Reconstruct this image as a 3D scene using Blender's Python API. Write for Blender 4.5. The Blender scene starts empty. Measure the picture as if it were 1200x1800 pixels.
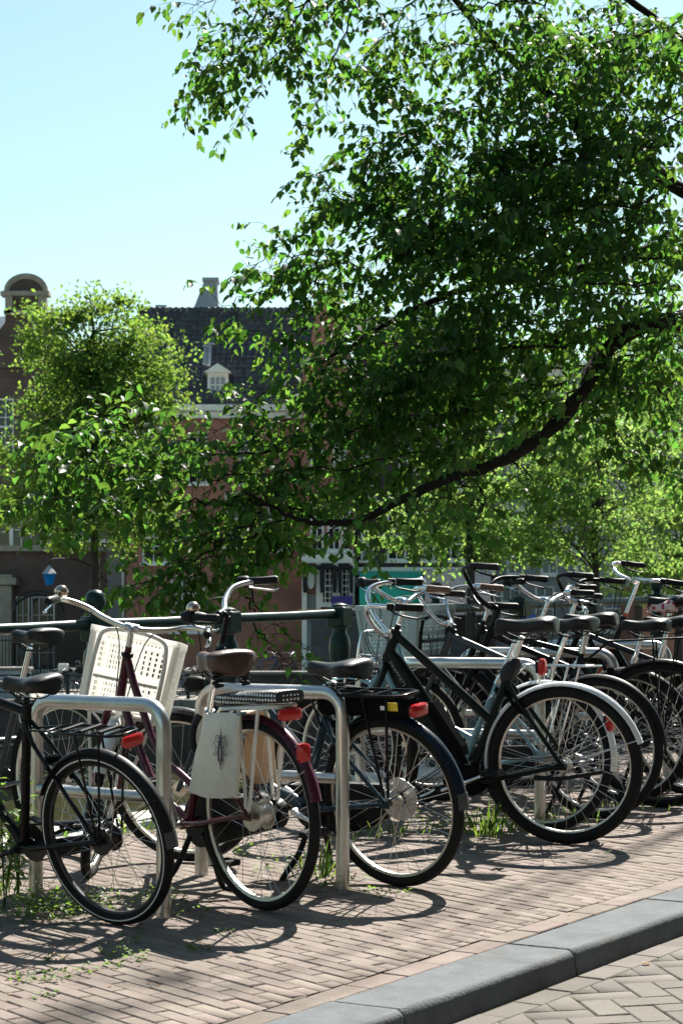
import bpy, bmesh, math, random
import numpy as np
from mathutils import Vector, Matrix, Euler
random.seed(7); rng = np.random.default_rng(7)
S = bpy.context.scene
COL = S.collection

# ------------------------------------------------------------------ camera
F, HZ, EYE = 3400.0, 1075.0, 1.09            # focal length and horizon in photo pixels, eye height in metres
cam_d = bpy.data.cameras.new('camera'); cam = bpy.data.objects.new('camera', cam_d); COL.objects.link(cam)
cam.location = (0, 0, EYE); cam.rotation_euler = (math.radians(90), 0, 0)
cam_d.sensor_fit = 'VERTICAL'; cam_d.sensor_height = 36; cam_d.sensor_width = 24
cam_d.lens = 36*F/1800; cam_d.shift_y = (HZ-900)/1800
cam_d.clip_start = 0.1; cam_d.clip_end = 5000
cam_d.dof.use_dof = True; cam_d.dof.focus_distance = 8.6; cam_d.dof.aperture_fstop = 10
S.camera = cam

# ------------------------------------------------------------------ sky, sun, exposure
SUN_EL, SUN_AZ = math.radians(48), math.radians(20)      # azimuth clockwise from +Y (the view direction)
w = bpy.data.worlds.new('World'); S.world = w; w.use_nodes = True
nt = w.node_tree; nt.nodes.clear()
sky = nt.nodes.new('ShaderNodeTexSky'); sky.sky_type = 'NISHITA'; sky.sun_disc = False
sky.sun_elevation = SUN_EL; sky.sun_rotation = SUN_AZ; sky.air_density = 1.0; sky.dust_density = 0.6; sky.ozone_density = 1.6
bg = nt.nodes.new('ShaderNodeBackground'); bg.inputs[1].default_value = 0.05
wo = nt.nodes.new('ShaderNodeOutputWorld')
tint = nt.nodes.new('ShaderNodeMix'); tint.data_type = 'RGBA'; tint.blend_type = 'MULTIPLY'; tint.inputs[0].default_value = 1; tint.inputs[7].default_value = (1.0, 1.10, .90, 1)   # the photograph's white balance
nt.links.new(sky.outputs[0], tint.inputs[6]); nt.links.new(tint.outputs[2], bg.inputs[0]); nt.links.new(bg.outputs[0], wo.inputs[0])
sd = bpy.data.lights.new('sun', 'SUN'); sd.energy = 4.6; sd.angle = math.radians(0.53); sd.color = (1, .95, .87)
sun = bpy.data.objects.new('sun', sd); COL.objects.link(sun)
to_sun = Vector((math.sin(SUN_AZ)*math.cos(SUN_EL), math.cos(SUN_AZ)*math.cos(SUN_EL), math.sin(SUN_EL)))
sun.rotation_euler = to_sun.to_track_quat('Z', 'Y').to_euler(); sun.location = to_sun*60
S.view_settings.view_transform = 'Standard'; S.view_settings.look = 'None'
S.view_settings.exposure = 1.7; S.view_settings.gamma = 1

# ------------------------------------------------------------------ place frame: the quay runs along U, the canal lies towards N, the quay ramps gently up along U
SL, T0 = 0.025, 5.3
AK = math.radians(35)
U = Vector((math.sin(AK), math.cos(AK), 0)); N = Vector((-math.cos(AK), math.sin(AK), 0))
def gz(x, y): return SL*(x*U.x+y*U.y-T0)
def G(px, py):
    """point of the sloping quay seen at a photo pixel"""
    qx = (px-600)/F
    Y = (EYE+SL*T0)/(SL*(U.x*qx+U.y)+(py-HZ)/F)
    return Vector((qx*Y, Y, gz(qx*Y, Y)))
def at(px, py, Y): return Vector(((px-600)/F*Y, Y, EYE+(HZ-py)/F*Y))
def P(t, s, h=0): return Vector((U.x*t+N.x*s, U.y*t+N.y*s, SL*(t-T0)+h))
def TS(v): return v.x*U.x+v.y*U.y, v.x*N.x+v.y*N.y
QM = Matrix(((U.x, N.x, 0, 0), (U.y, N.y, 0, 0), (SL, 0, 1, -SL*T0), (0, 0, 0, 1)))   # (t, s, h) -> world

# ------------------------------------------------------------------ materials
MATS = {}
def nodes(name):
    m = bpy.data.materials.new(name); m.use_nodes = True; n = m.node_tree.nodes; n.clear()
    out = n.new('ShaderNodeOutputMaterial'); b = n.new('ShaderNodeBsdfPrincipled')
    m.node_tree.links.new(b.outputs[0], out.inputs[0]); MATS[name] = m
    return m, n, m.node_tree.links, b, out
def pm(name, col, rough=.5, metal=0, var=.12, scale=18, bump=0, coat=0, spec=.5, rvar=.12, island=0, stretch=(1,1,1), col2=None, dirt=0, bscale=None, world=False):
    m, n, l, b, out = nodes(name)
    tc = n.new('ShaderNodeTexCoord'); mp = n.new('ShaderNodeMapping'); mp.inputs['Scale'].default_value = stretch
    pos = n.new('ShaderNodeNewGeometry').outputs['Position'] if world else tc.outputs['Object']
    l.new(pos, mp.inputs[0])
    nz = n.new('ShaderNodeTexNoise'); nz.inputs['Scale'].default_value = scale; nz.inputs['Detail'].default_value = 6; nz.inputs['Roughness'].default_value = .65
    l.new(mp.outputs[0], nz.inputs[0])
    mx = n.new('ShaderNodeMix'); mx.data_type = 'RGBA'
    c1 = [max(0, c*(1-var)) for c in col]+[1]; c2 = [min(1, c*(1+var)) for c in (col2 or col)]+[1]
    mx.inputs[6].default_value = c1; mx.inputs[7].default_value = c2
    rp = n.new('ShaderNodeMapRange'); rp.inputs[1].default_value = .3; rp.inputs[2].default_value = .7
    l.new(nz.outputs['Fac'], rp.inputs[0]); l.new(rp.outputs[0], mx.inputs[0])
    cur = mx.outputs[2]
    if island:
        ge = n.new('ShaderNodeNewGeometry'); oi = n.new('ShaderNodeObjectInfo')
        ad = n.new('ShaderNodeMath'); ad.operation = 'ADD'; l.new(ge.outputs['Random Per Island'], ad.inputs[0]); l.new(oi.outputs['Random'], ad.inputs[1])
        fr = n.new('ShaderNodeMath'); fr.operation = 'FRACT'; l.new(ad.outputs[0], fr.inputs[0])
        mr = n.new('ShaderNodeMapRange'); mr.inputs[3].default_value = 1-island; mr.inputs[4].default_value = 1+island
        l.new(fr.outputs[0], mr.inputs[0])
        hs = n.new('ShaderNodeHueSaturation'); l.new(cur, hs.inputs['Color']); l.new(mr.outputs[0], hs.inputs['Value'])
        m2 = n.new('ShaderNodeMapRange'); m2.inputs[3].default_value = .485; m2.inputs[4].default_value = .515
        f2 = n.new('ShaderNodeMath'); f2.operation = 'MULTIPLY'; f2.inputs[1].default_value = 7.31; l.new(fr.outputs[0], f2.inputs[0])
        f3 = n.new('ShaderNodeMath'); f3.operation = 'FRACT'; l.new(f2.outputs[0], f3.inputs[0]); l.new(f3.outputs[0], m2.inputs[0]); l.new(m2.outputs[0], hs.inputs['Hue'])
        cur = hs.outputs[0]
    if dirt:
        n3 = n.new('ShaderNodeTexNoise'); n3.inputs['Scale'].default_value = scale*.27; n3.inputs['Detail'].default_value = 8; n3.inputs['Roughness'].default_value = .75
        l.new(pos, n3.inputs[0])
        r3 = n.new('ShaderNodeMapRange'); r3.inputs[1].default_value = .52; r3.inputs[2].default_value = .75; r3.inputs[4].default_value = dirt; l.new(n3.outputs['Fac'], r3.inputs[0])
        m3 = n.new('ShaderNodeMix'); m3.data_type = 'RGBA'; l.new(r3.outputs[0], m3.inputs[0]); l.new(cur, m3.inputs[6]); m3.inputs[7].default_value = (.09, .07, .05, 1)
        cur = m3.outputs[2]
    l.new(cur, b.inputs['Base Color'])
    rr = n.new('ShaderNodeMapRange'); rr.inputs[3].default_value = max(.02, rough-rvar); rr.inputs[4].default_value = min(1, rough+rvar)
    l.new(nz.outputs['Fac'], rr.inputs[0]); l.new(rr.outputs[0], b.inputs['Roughness'])
    b.inputs['Metallic'].default_value = metal; b.inputs['Specular IOR Level'].default_value = spec
    b.inputs['Coat Weight'].default_value = coat; b.inputs['Coat Roughness'].default_value = .12
    if bump:
        nb = n.new('ShaderNodeTexNoise'); nb.inputs['Scale'].default_value = bscale or scale*3; nb.inputs['Detail'].default_value = 5; l.new(mp.outputs[0], nb.inputs[0])
        bu = n.new('ShaderNodeBump'); bu.inputs['Strength'].default_value = bump; bu.inputs['Distance'].default_value = .01
        l.new(nb.outputs['Fac'], bu.inputs['Height']); l.new(bu.outputs[0], b.inputs['Normal'])
    return m
def leafmat(name, col, tcol, mixf=.45, rough=.4, var=.35, spec=.5):
    m, n, l, b, out = nodes(name)
    ge = n.new('ShaderNodeNewGeometry'); oi = n.new('ShaderNodeObjectInfo')
    ad = n.new('ShaderNodeMath'); ad.operation = 'ADD'; l.new(ge.outputs['Random Per Island'], ad.inputs[0]); l.new(oi.outputs['Random'], ad.inputs[1])
    fr = n.new('ShaderNodeMath'); fr.operation = 'FRACT'; l.new(ad.outputs[0], fr.inputs[0])
    mr = n.new('ShaderNodeMapRange'); mr.inputs[3].default_value = 1-var; mr.inputs[4].default_value = 1+var; l.new(fr.outputs[0], mr.inputs[0])
    mu = n.new('ShaderNodeMath'); mu.operation = 'MULTIPLY'; mu.inputs[1].default_value = 5.17; l.new(fr.outputs[0], mu.inputs[0])
    f2 = n.new('ShaderNodeMath'); f2.operation = 'FRACT'; l.new(mu.outputs[0], f2.inputs[0])
    mh = n.new('ShaderNodeMapRange'); mh.inputs[3].default_value = .475; mh.inputs[4].default_value = .525; l.new(f2.outputs[0], mh.inputs[0])
    def hs(c):
        h = n.new('ShaderNodeHueSaturation'); h.inputs['Color'].default_value = (*c, 1); l.new(mr.outputs[0], h.inputs['Value']); l.new(mh.outputs[0], h.inputs['Hue']); return h
    h1, h2 = hs(col), hs(tcol)
    l.new(h1.outputs[0], b.inputs['Base Color']); b.inputs['Roughness'].default_value = rough; b.inputs['Specular IOR Level'].default_value = spec
    tr = n.new('ShaderNodeBsdfTranslucent'); l.new(h2.outputs[0], tr.inputs[0])
    mx = n.new('ShaderNodeMixShader'); mx.inputs[0].default_value = mixf
    l.new(b.outputs[0], mx.inputs[1]); l.new(tr.outputs[0], mx.inputs[2]); l.new(mx.outputs[0], out.inputs[0])
    return m
def brickmat(name, c1, c2, mortar, scale=1.0):
    m, n, l, b, out = nodes(name)
    tc = n.new('ShaderNodeTexCoord'); sp = n.new('ShaderNodeSeparateXYZ'); cb = n.new('ShaderNodeCombineXYZ')
    ad = n.new('ShaderNodeMath'); l.new(tc.outputs['Object'], sp.inputs[0]); l.new(sp.outputs[0], ad.inputs[0]); l.new(sp.outputs[1], ad.inputs[1])
    l.new(ad.outputs[0], cb.inputs[0]); l.new(sp.outputs[2], cb.inputs[1])
    br = n.new('ShaderNodeTexBrick'); l.new(cb.outputs[0], br.inputs[0]); br.inputs['Scale'].default_value = scale
    br.inputs['Color1'].default_value = (*c1, 1); br.inputs['Color2'].default_value = (*c2, 1); br.inputs['Mortar'].default_value = (*mortar, 1)
    br.inputs['Brick Width'].default_value = .22; br.inputs['Row Height'].default_value = .075; br.inputs['Mortar Size'].default_value = .008
    nz = n.new('ShaderNodeTexNoise'); nz.inputs['Scale'].default_value = .8; nz.inputs['Detail'].default_value = 8; l.new(tc.outputs['Object'], nz.inputs[0])
    mr = n.new('ShaderNodeMapRange'); mr.inputs[1].default_value = .3; mr.inputs[2].default_value = .7; mr.inputs[3].default_value = .7; mr.inputs[4].default_value = 1.25; l.new(nz.outputs['Fac'], mr.inputs[0])
    hs = n.new('ShaderNodeHueSaturation'); l.new(br.outputs['Color'], hs.inputs['Color']); l.new(mr.outputs[0], hs.inputs['Value'])
    l.new(hs.outputs[0], b.inputs['Base Color']); b.inputs['Roughness'].default_value = .85
    bu = n.new('ShaderNodeBump'); bu.inputs['Strength'].default_value = .5; bu.inputs['Distance'].default_value = .02; bu.invert = True
    l.new(br.outputs['Fac'], bu.inputs['Height']); l.new(bu.outputs[0], b.inputs['Normal'])
    return m

pm('paver', (.163, .132, .112), .9, spec=.12, var=.16, scale=7, bump=.35, island=.11, col2=(.178, .150, .132), dirt=.22, bscale=90, world=True)
pm('road_paver', (.132, .121, .107), .9, spec=.12, var=.16, scale=7, bump=.35, island=.12, dirt=.3, bscale=90, world=True)
pm('joint_sand', (.125, .105, .088), .95, var=.4, scale=2.2, bump=.4, col2=(.06, .065, .03), spec=.1)
pm('kerb_stone', (.112, .123, .130), .8, var=.25, scale=7, bump=.4, dirt=.5, rvar=.12, bscale=110, spec=.06, world=True)
pm('quay_stone', (.42, .40, .36), .85, var=.2, scale=6, bump=.4, dirt=.3)
pm('soil', (.07, .052, .036), .95, var=.4, scale=14, bump=.6)
pm('rubber', (.009, .009, .0095), .8, var=.3, scale=30, spec=.2, dirt=.05)
pm('stripe', (.55, .55, .53), .5)
pm('rim_steel', (.62, .60, .55), .38, metal=1, var=.2, scale=22, dirt=.22, rvar=.16)
pm('rim_dark', (.03, .03, .033), .4, metal=.6)
pm('spoke_steel', (.55, .54, .52), .32, metal=1, var=.2, scale=8)
pm('chrome', (.72, .73, .75), .16, metal=1, var=.08, scale=14, rvar=.1)
pm('rack_steel', (.56, .55, .53), .33, metal=1, var=.12, scale=9, rvar=.13, stretch=(1, 1, 1), dirt=.22)
pm('alloy', (.60, .60, .61), .34, metal=1, var=.15, scale=20, dirt=.15)
pm('black_paint', (.005, .0055, .007), .28, var=.25, spec=.14, dirt=.04)
pm('black_plastic', (.010, .0105, .0115), .5, var=.2, scale=30, spec=.15)
pm('saddle_black', (.010, .0105, .012), .42, var=.25, scale=40, bump=.1, rvar=.08, spec=.24)
pm('saddle_brown', (.06, .028, .022), .34, var=.3, scale=30, bump=.1)
pm('maroon', (.06, .006, .017), .28, var=.2, coat=.12, spec=.3, dirt=.12)
pm('navy_paint', (.007, .014, .026), .28, var=.2, spec=.2, dirt=.06)
pm('blue_paint', (.012, .032, .048), .28, var=.2, spec=.25, dirt=.06)
pm('green_paint', (.004, .009, .007), .3, var=.2, spec=.14, dirt=.04)
pm('teal_paint', (.16, .30, .34), .32, var=.15, coat=.4, dirt=.15)
pm('orange_paint', (.55, .07, .01), .35, var=.12, coat=.4)
pm('royal_blue', (.02, .05, .16), .32, var=.15, coat=.4, dirt=.1)
pm('grey_paint', (.05, .056, .062), .35, var=.15, spec=.25, dirt=.1)
pm('white_paint', (.62, .61, .57), .42, var=.08, dirt=.25)
pm('white_fender', (.66, .68, .68), .3, var=.06, coat=.4, dirt=.1)
leafmat('crate_cream', (.85, .845, .81), (.95, .945, .91), .5, .4, .03)
pm('matte_black', (.008, .0085, .0095), .8, var=.2, spec=0)
pm('crate_grey', (.28, .36, .37), .48, var=.1, scale=6, dirt=.2)
pm('canvas', (.60, .58, .50), .85, var=.1, scale=14, bump=.25, dirt=.12)
leafmat('canvas_yellow', (.40, .34, .24), (.50, .40, .25), .32, .8, .05)
pm('print_grey', (.12, .11, .13), .8)
pm('red_lens', (.42, .006, .006), .22, var=.1, coat=.15)
pm('yellow_label', (.72, .52, .03), .5)
pm('white_label', (.8, .8, .8), .5)
pm('letter_grey', (.34, .35, .35), .5)
pm('leather_grip', (.11, .055, .03), .6, var=.2)
pm('bell_copper', (.55, .42, .32), .2, metal=1, var=.2)
pm('rail_green', (.006, .024, .021), .34, var=.3, scale=10, spec=.25, dirt=.12)
pm('bark', (.018, .014, .011), .95, var=.6, scale=12, bump=1.0, stretch=(1, 1, .5), spec=.2)
pm('far_bark', (.03, .026, .02), .9, var=.4, scale=5, bump=.6)
pm('cornice_white', (.80, .78, .73), .6, var=.08, scale=3)
pm('stone_trim', (.30, .27, .22), .8, var=.25, scale=3, bump=.2)
pm('roof_tile', (.045, .048, .058), .6, var=.3, scale=5, island=.3, bump=.2)
pm('lead_grey', (.26, .30, .34), .55, var=.15, scale=3)
pm('door_grey', (.20, .20, .21), .6, var=.1)
pm('black_cloth', (.012, .012, .015), .8, var=.3)
pm('green_cloth', (.03, .40, .28), .75, var=.08)
pm('pink_cloth', (.52, .40, .39), .8, var=.06)
pm('purple', (.05, .02, .22), .5)
pm('sign_blue', (.02, .10, .45), .4)
pm('asphalt', (.20, .185, .165), .9, var=.2, scale=2, bump=.3)
pm('far_wall_stone', (.16, .15, .14), .9, var=.25, scale=2, bump=.3)
pm('van_paint', (.022, .033, .05), .25, var=.1, coat=.6, scale=4)
pm('wood', (.50, .36, .17), .7, var=.15)
pm('lens_white', (.75, .75, .72), .2)
pm('red_cloth', (.45, .03, .03), .8)
pm('gate_iron', (.012, .012, .012), .5)
leafmat('leaf', (.021, .056, .018), (.15, .33, .04), .40, .48, .45, .2)
leafmat('far_leaf', (.065, .12, .035), (.31, .50, .10), .5, .6, .35, .2)
leafmat('far_leaf_deep', (.05, .10, .025), (.27, .44, .06), .45, .6, .35, .2)
leafmat('weed_leaf', (.055, .11, .02), (.24, .40, .05), .38, .6, .35)
leafmat('dry_leaf', (.20, .10, .03), (.3, .15, .03), .25, .7, .4)
brickmat('brick_brown', (.095, .062, .055), (.13, .08, .07), (.11, .09, .08))
brickmat('brick_red', (.32, .115, .08), (.40, .15, .10), (.30, .23, .19))
brickmat('brick_dark', (.045, .036, .034), (.07, .05, .045), (.05, .045, .04))
brickmat('brick_grey', (.28, .28, .30), (.34, .335, .35), (.22, .22, .22))
def glass():
    m, n, l, b, out = nodes('glass'); b.inputs['Base Color'].default_value = (.015, .02, .025, 1); b.inputs['Roughness'].default_value = .06
    m, n, l, b, out = nodes('glass_pale'); b.inputs['Base Color'].default_value = (.22, .24, .26, 1); b.inputs['Roughness'].default_value = .12
glass()
leafmat('glass_blue', (.01, .2, .6), (.02, .40, .95), .7, .2, .03)
def waterm():
    m, n, l, b, out = nodes('water'); b.inputs['Base Color'].default_value = (.040, .042, .016, 1); b.inputs['Roughness'].default_value = .1
    tc = n.new('ShaderNodeTexCoord'); mp = n.new('ShaderNodeMapping'); mp.inputs['Scale'].default_value = (1, .45, 1); l.new(tc.outputs['Object'], mp.inputs[0])
    nz = n.new('ShaderNodeTexNoise'); nz.inputs['Scale'].default_value = 1.3; nz.inputs['Detail'].default_value = 4; l.new(mp.outputs[0], nz.inputs[0])
    bu = n.new('ShaderNodeBump'); bu.inputs['Strength'].default_value = .35; bu.inputs['Distance'].default_value = .25; l.new(nz.outputs['Fac'], bu.inputs['Height']); l.new(bu.outputs[0], b.inputs['Normal'])
waterm()
def patterned(name, base, dot, sx, rad, hexoff=True):
    m, n, l, b, out = nodes(name); b.inputs['Roughness'].default_value = .8
    tc = n.new('ShaderNodeTexCoord'); vo = n.new('ShaderNodeTexVoronoi'); vo.inputs['Scale'].default_value = sx; vo.inputs['Randomness'].default_value = .12 if hexoff else .8
    l.new(tc.outputs['Object'], vo.inputs[0])
    lt = n.new('ShaderNodeMath'); lt.operation = 'LESS_THAN'; lt.inputs[1].default_value = rad; l.new(vo.outputs['Distance'], lt.inputs[0])
    mx = n.new('ShaderNodeMix'); mx.data_type = 'RGBA'; mx.inputs[6].default_value = (*base, 1); mx.inputs[7].default_value = (*dot, 1); l.new(lt.outputs[0], mx.inputs[0]); l.new(mx.outputs[2], b.inputs['Base Color'])
patterned('polka', (.02, .02, .024), (.7, .7, .68), 62, .33)
patterned('floral', (.68, .55, .54), (.42, .05, .09), 30, .42, False)

# ------------------------------------------------------------------ mesh helpers
def frame_of(d):
    d = d.normalized(); a = Vector((0, 0, 1)) if abs(d.z) < .9 else Vector((1, 0, 0))
    x = d.cross(a).normalized(); return x, d.cross(x).normalized()
def spline(pts, n=6, closed=False):
    pts = [Vector(p) for p in pts]; out = []; m = len(pts)
    rngi = range(m if closed else m-1)
    for i in rngi:
        if closed: a, b, c, d = pts[(i-1) % m], pts[i], pts[(i+1) % m], pts[(i+2) % m]
        else: a, b, c, d = pts[max(i-1, 0)], pts[i], pts[i+1], pts[min(i+2, m-1)]
        for k in range(n):
            t = k/n
            out.append(.5*((2*b)+(c-a)*t+(2*a-5*b+4*c-d)*t*t+(3*b-a-3*c+d)*t**3))
    if not closed: out.append(pts[-1])
    return out
class MB:
    def __init__(s): s.v = []; s.f = []; s.m = []
    def face(s, idx, m=0): s.f.append(tuple(idx)); s.m.append(m)
    def tube(s, pts, r, n=8, closed=False, m=0, flat=1.0, caps=True):
        pts = [Vector(p) for p in pts]; k = len(pts); rr = r if isinstance(r, (list, tuple)) else [r]*k
        base = len(s.v); px = None
        for i, p in enumerate(pts):
            if closed: d = pts[(i+1) % k]-pts[i-1]
            else: d = pts[min(i+1, k-1)]-pts[max(i-1, 0)]
            if d.length < 1e-9: d = Vector((0, 0, 1))
            d.normalize()
            if px is None: x, y = frame_of(d)
            else:
                x = px-d*px.dot(d); x = x.normalized() if x.length > 1e-6 else frame_of(d)[0]; y = d.cross(x)
            px = x
            for j in range(n):
                a = 2*math.pi*j/n; s.v.append(p+(x*math.cos(a)+y*math.sin(a)*flat)*rr[i])
        for i in range(k if closed else k-1):
            for j in range(n):
                a = base+i*n+j; b = base+i*n+(j+1) % n; c = base+((i+1) % k)*n+(j+1) % n; d = base+((i+1) % k)*n+j
                s.face((a, b, c, d), m)
        if caps and not closed:
            s.face([base+j for j in range(n)][::-1], m); s.face([base+(k-1)*n+j for j in range(n)], m)
        return s
    def box(s, c, size, R=None, m=0, bev=0):
        c = Vector(c); hx, hy, hz = [q/2 for q in size]; R = R or Matrix.Identity(3); base = len(s.v)
        if bev:
            b = min(bev, hx*.9, hy*.9, hz*.9)
            for z in (-hz, hz):
                zi = z-math.copysign(b, z)
                ring = []
                for (sx, sy) in ((-1, -1), (1, -1), (1, 1), (-1, 1)): ring.append((sx, sy))
                for (sx, sy) in ring: s.v.append(c+R@Vector((sx*(hx-b), sy*(hy-b), z)))
                for (sx, sy) in ring: s.v.append(c+R@Vector((sx*hx, sy*(hy-b), zi))); s.v.append(c+R@Vector((sx*(hx-b), sy*hy, zi)))
            # octagon order going ccw: corner0(x,y-) etc
            def octo(o):
                q = o+4; return [q+1, q+3, q+2, q+4, q+5, q+7, q+6, q+0]
            lo, hi = octo(base), octo(base+12)
            for i in range(8): s.face((lo[i], lo[(i+1) % 8], hi[(i+1) % 8], hi[i]), m)
            for (o, oc, flip) in ((base, lo, True), (base+12, hi, False)):
                cap = [o, o+1, o+2, o+3]
                fs = [cap, (oc[0], oc[1], o+1, o), (oc[1], oc[2], o+1), (oc[2], oc[3], o+2, o+1), (oc[3], oc[4], o+2), (oc[4], oc[5], o+3, o+2), (oc[5], oc[6], o+3), (oc[6], oc[7], o, o+3), (oc[7], oc[0], o)]
                for f_ in fs: s.face(tuple(f_)[::-1] if flip else tuple(f_), m)
            return s
        for z in (-hz, hz):
            for (x, y) in ((-hx, -hy), (hx, -hy), (hx, hy), (-hx, hy)): s.v.append(c+R@Vector((x, y, z)))
        for f_ in ((3, 2, 1, 0), (4, 5, 6, 7), (0, 1, 5, 4), (1, 2, 6, 5), (2, 3, 7, 6), (3, 0, 4, 7)): s.face([base+i for i in f_], m)
        return s
    def bar(s, a, b, wd, th, m=0, up=(0, 0, 1)):
        a, b = Vector(a), Vector(b); d = (b-a); L = d.length; d.normalize(); u = Vector(up)
        if abs(d.dot(u)) > .95: u = Vector((1, 0, 0))
        y = u.cross(d).normalized(); z = d.cross(y)
        R = Matrix((d, y, z)).transposed(); return s.box((a+b)/2, (L, wd, th), R, m)
    def lathe(s, prof, M=None, n=24, m=0, closed=False):
        """profile (r, h) revolved about local z, placed by M"""
        M = M or Matrix.Identity(4); base = len(s.v); k = len(prof)
        for i in range(n):
            a = 2*math.pi*i/n
            for (r, h) in prof: s.v.append(M@Vector((r*math.cos(a), r*math.sin(a), h)))
        for i in range(n):
            for j in range(k if closed else k-1):
                a = base+i*k+j; b = base+((i+1) % n)*k+j; c = base+((i+1) % n)*k+(j+1) % k; d = base+i*k+(j+1) % k
                s.face((a, b, c, d), m)
        return s
    def loft(s, rings, m=0, caps=True, closed=True):
        base = len(s.v); n = len(rings[0])
        for r in rings: s.v.extend(Vector(p) for p in r)
        for i in range(len(rings)-1):
            for j in range(n if closed else n-1):
                a = base+i*n+j; b = base+i*n+(j+1) % n; s.face((a, b, b+n, a+n), m)
        if caps: s.face([base+j for j in range(n)][::-1], m); s.face([base+(len(rings)-1)*n+j for j in range(n)], m)
        return s
    def prism(s, outline, d, m=0):
        """outline: list of 3-D points, extruded by vector d"""
        d = Vector(d); base = len(s.v); n = len(outline)
        for p in outline: s.v.append(Vector(p))
        for p in outline: s.v.append(Vector(p)+d)
        s.face(list(range(base, base+n))[::-1], m); s.face(list(range(base+n, base+2*n)), m)
        for j in range(n): s.face((base+j, base+(j+1) % n, base+n+(j+1) % n, base+n+j), m)
        return s
    def quad(s, a, b, c, d, m=0):
        base = len(s.v); s.v += [Vector(a), Vector(b), Vector(c), Vector(d)]; s.face((base, base+1, base+2, base+3), m); return s
    def build(s, name, mats, parent=None, M=None, smooth=35, fix=True):
        me = bpy.data.meshes.new(name)
        vs = [M@v for v in s.v] if M is not None else s.v
        me.from_pydata([tuple(v) for v in vs], [], s.f)
        mats = mats if isinstance(mats, (list, tuple)) else [mats]
        for q in mats: me.materials.append(MATS[q])
        if len(mats) > 1: me.polygons.foreach_set('material_index', s.m)
        if fix:
            bm = bmesh.new(); bm.from_mesh(me); bmesh.ops.recalc_face_normals(bm, faces=bm.faces); bm.to_mesh(me); bm.free()
        if smooth:
            me.polygons.foreach_set('use_smooth', [True]*len(me.polygons)); me.set_sharp_from_angle(angle=math.radians(smooth))
        o = bpy.data.objects.new(name, me); COL.objects.link(o)
        if parent is not None: o.parent = parent
        return o
def tag(o, label=None, cat=None, group=None, kind=None):
    if label: o['label'] = label
    if cat: o['category'] = cat
    if group: o['group'] = group
    if kind: o['kind'] = kind
    return o
def empty(name, loc=(0, 0, 0), rot=(0, 0, 0), scale=1):
    o = bpy.data.objects.new(name, None); COL.objects.link(o); o.empty_display_size = .1
    o.location = loc; o.rotation_euler = rot; o.scale = (scale,)*3; return o
def clone(o, parent=None):
    c = o.copy(); COL.objects.link(c)
    if parent is not None: c.parent = parent
    for ch in [q for q in bpy.data.objects if q.parent == o]: clone(ch, c)
    return c
def npmesh(name, V, Fc, mats, parent=None, smooth=False):
    """fast mesh from numpy arrays; Fc is (n,3) or (n,4)"""
    me = bpy.data.meshes.new(name); nv, nf, k = len(V), len(Fc), Fc.shape[1]
    me.vertices.add(nv); me.vertices.foreach_set('co', V.astype(np.float32).ravel())
    me.loops.add(nf*k); me.loops.foreach_set('vertex_index', Fc.astype(np.int32).ravel())
    me.polygons.add(nf); me.polygons.foreach_set('loop_start', np.arange(0, nf*k, k, dtype=np.int32)); me.polygons.foreach_set('loop_total', np.full(nf, k, dtype=np.int32))
    me.materials.append(MATS[mats])
    if smooth: me.polygons.foreach_set('use_smooth', np.ones(nf, dtype=bool))
    me.update(calc_edges=True); me.validate()
    o = bpy.data.objects.new(name, me); COL.objects.link(o)
    if parent is not None: o.parent = parent
    return o
def holed(xs, zs, holes, depth, fn, name, mat, parent=None):
    """a wall sheet with real openings: cells of a grid minus the holes, given thickness; fn(x, z, d) -> point"""
    bx = sorted(set([xs[0], xs[1]]+[h[0] for h in holes]+[h[1] for h in holes])); bz = sorted(set([zs[0], zs[1]]+[h[2] for h in holes]+[h[3] for h in holes]))
    bx = [q for q in bx if xs[0]-1e-6 <= q <= xs[1]+1e-6]; bz = [q for q in bz if zs[0]-1e-6 <= q <= zs[1]+1e-6]
    nx, nz = len(bx)-1, len(bz)-1; solid = {}
    for i in range(nx):
        for j in range(nz):
            cx, cz = (bx[i]+bx[i+1])/2, (bz[j]+bz[j+1])/2
            solid[i, j] = not any(h[0] < cx < h[1] and h[2] < cz < h[3] for h in holes)
    mb = MB(); cache = {}
    def vid(i, j, d):
        if (i, j, d) not in cache: cache[i, j, d] = len(mb.v); mb.v.append(Vector(fn(bx[i], bz[j], d)))
        return cache[i, j, d]
    for (i, j), sdd in solid.items():
        if not sdd: continue
        mb.face((vid(i, j, 0), vid(i+1, j, 0), vid(i+1, j+1, 0), vid(i, j+1, 0)))
        mb.face((vid(i, j, depth), vid(i, j+1, depth), vid(i+1, j+1, depth), vid(i+1, j, depth)))
        for (di, dj, a, b) in ((-1, 0, (i, j), (i, j+1)), (1, 0, (i+1, j+1), (i+1, j)), (0, -1, (i+1, j), (i, j)), (0, 1, (i, j+1), (i+1, j+1))):
            if not solid.get((i+di, j+dj), False): mb.face((vid(*a, 0), vid(*b, 0), vid(*b, depth), vid(*a, depth)))
    return mb.build(name, mat, parent, smooth=0)
def adopt(o, parent):
    o.parent = parent; o.matrix_parent_inverse = Matrix.Translation(-parent.location); return o
def in_frame(v, pad=0):
    if v.y < .5: return False
    x = 600+v.x/v.y*F; y = HZ-(v.z-EYE)/v.y*F
    return -pad < x < 1200+pad and -pad < y < 1800+pad
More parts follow.
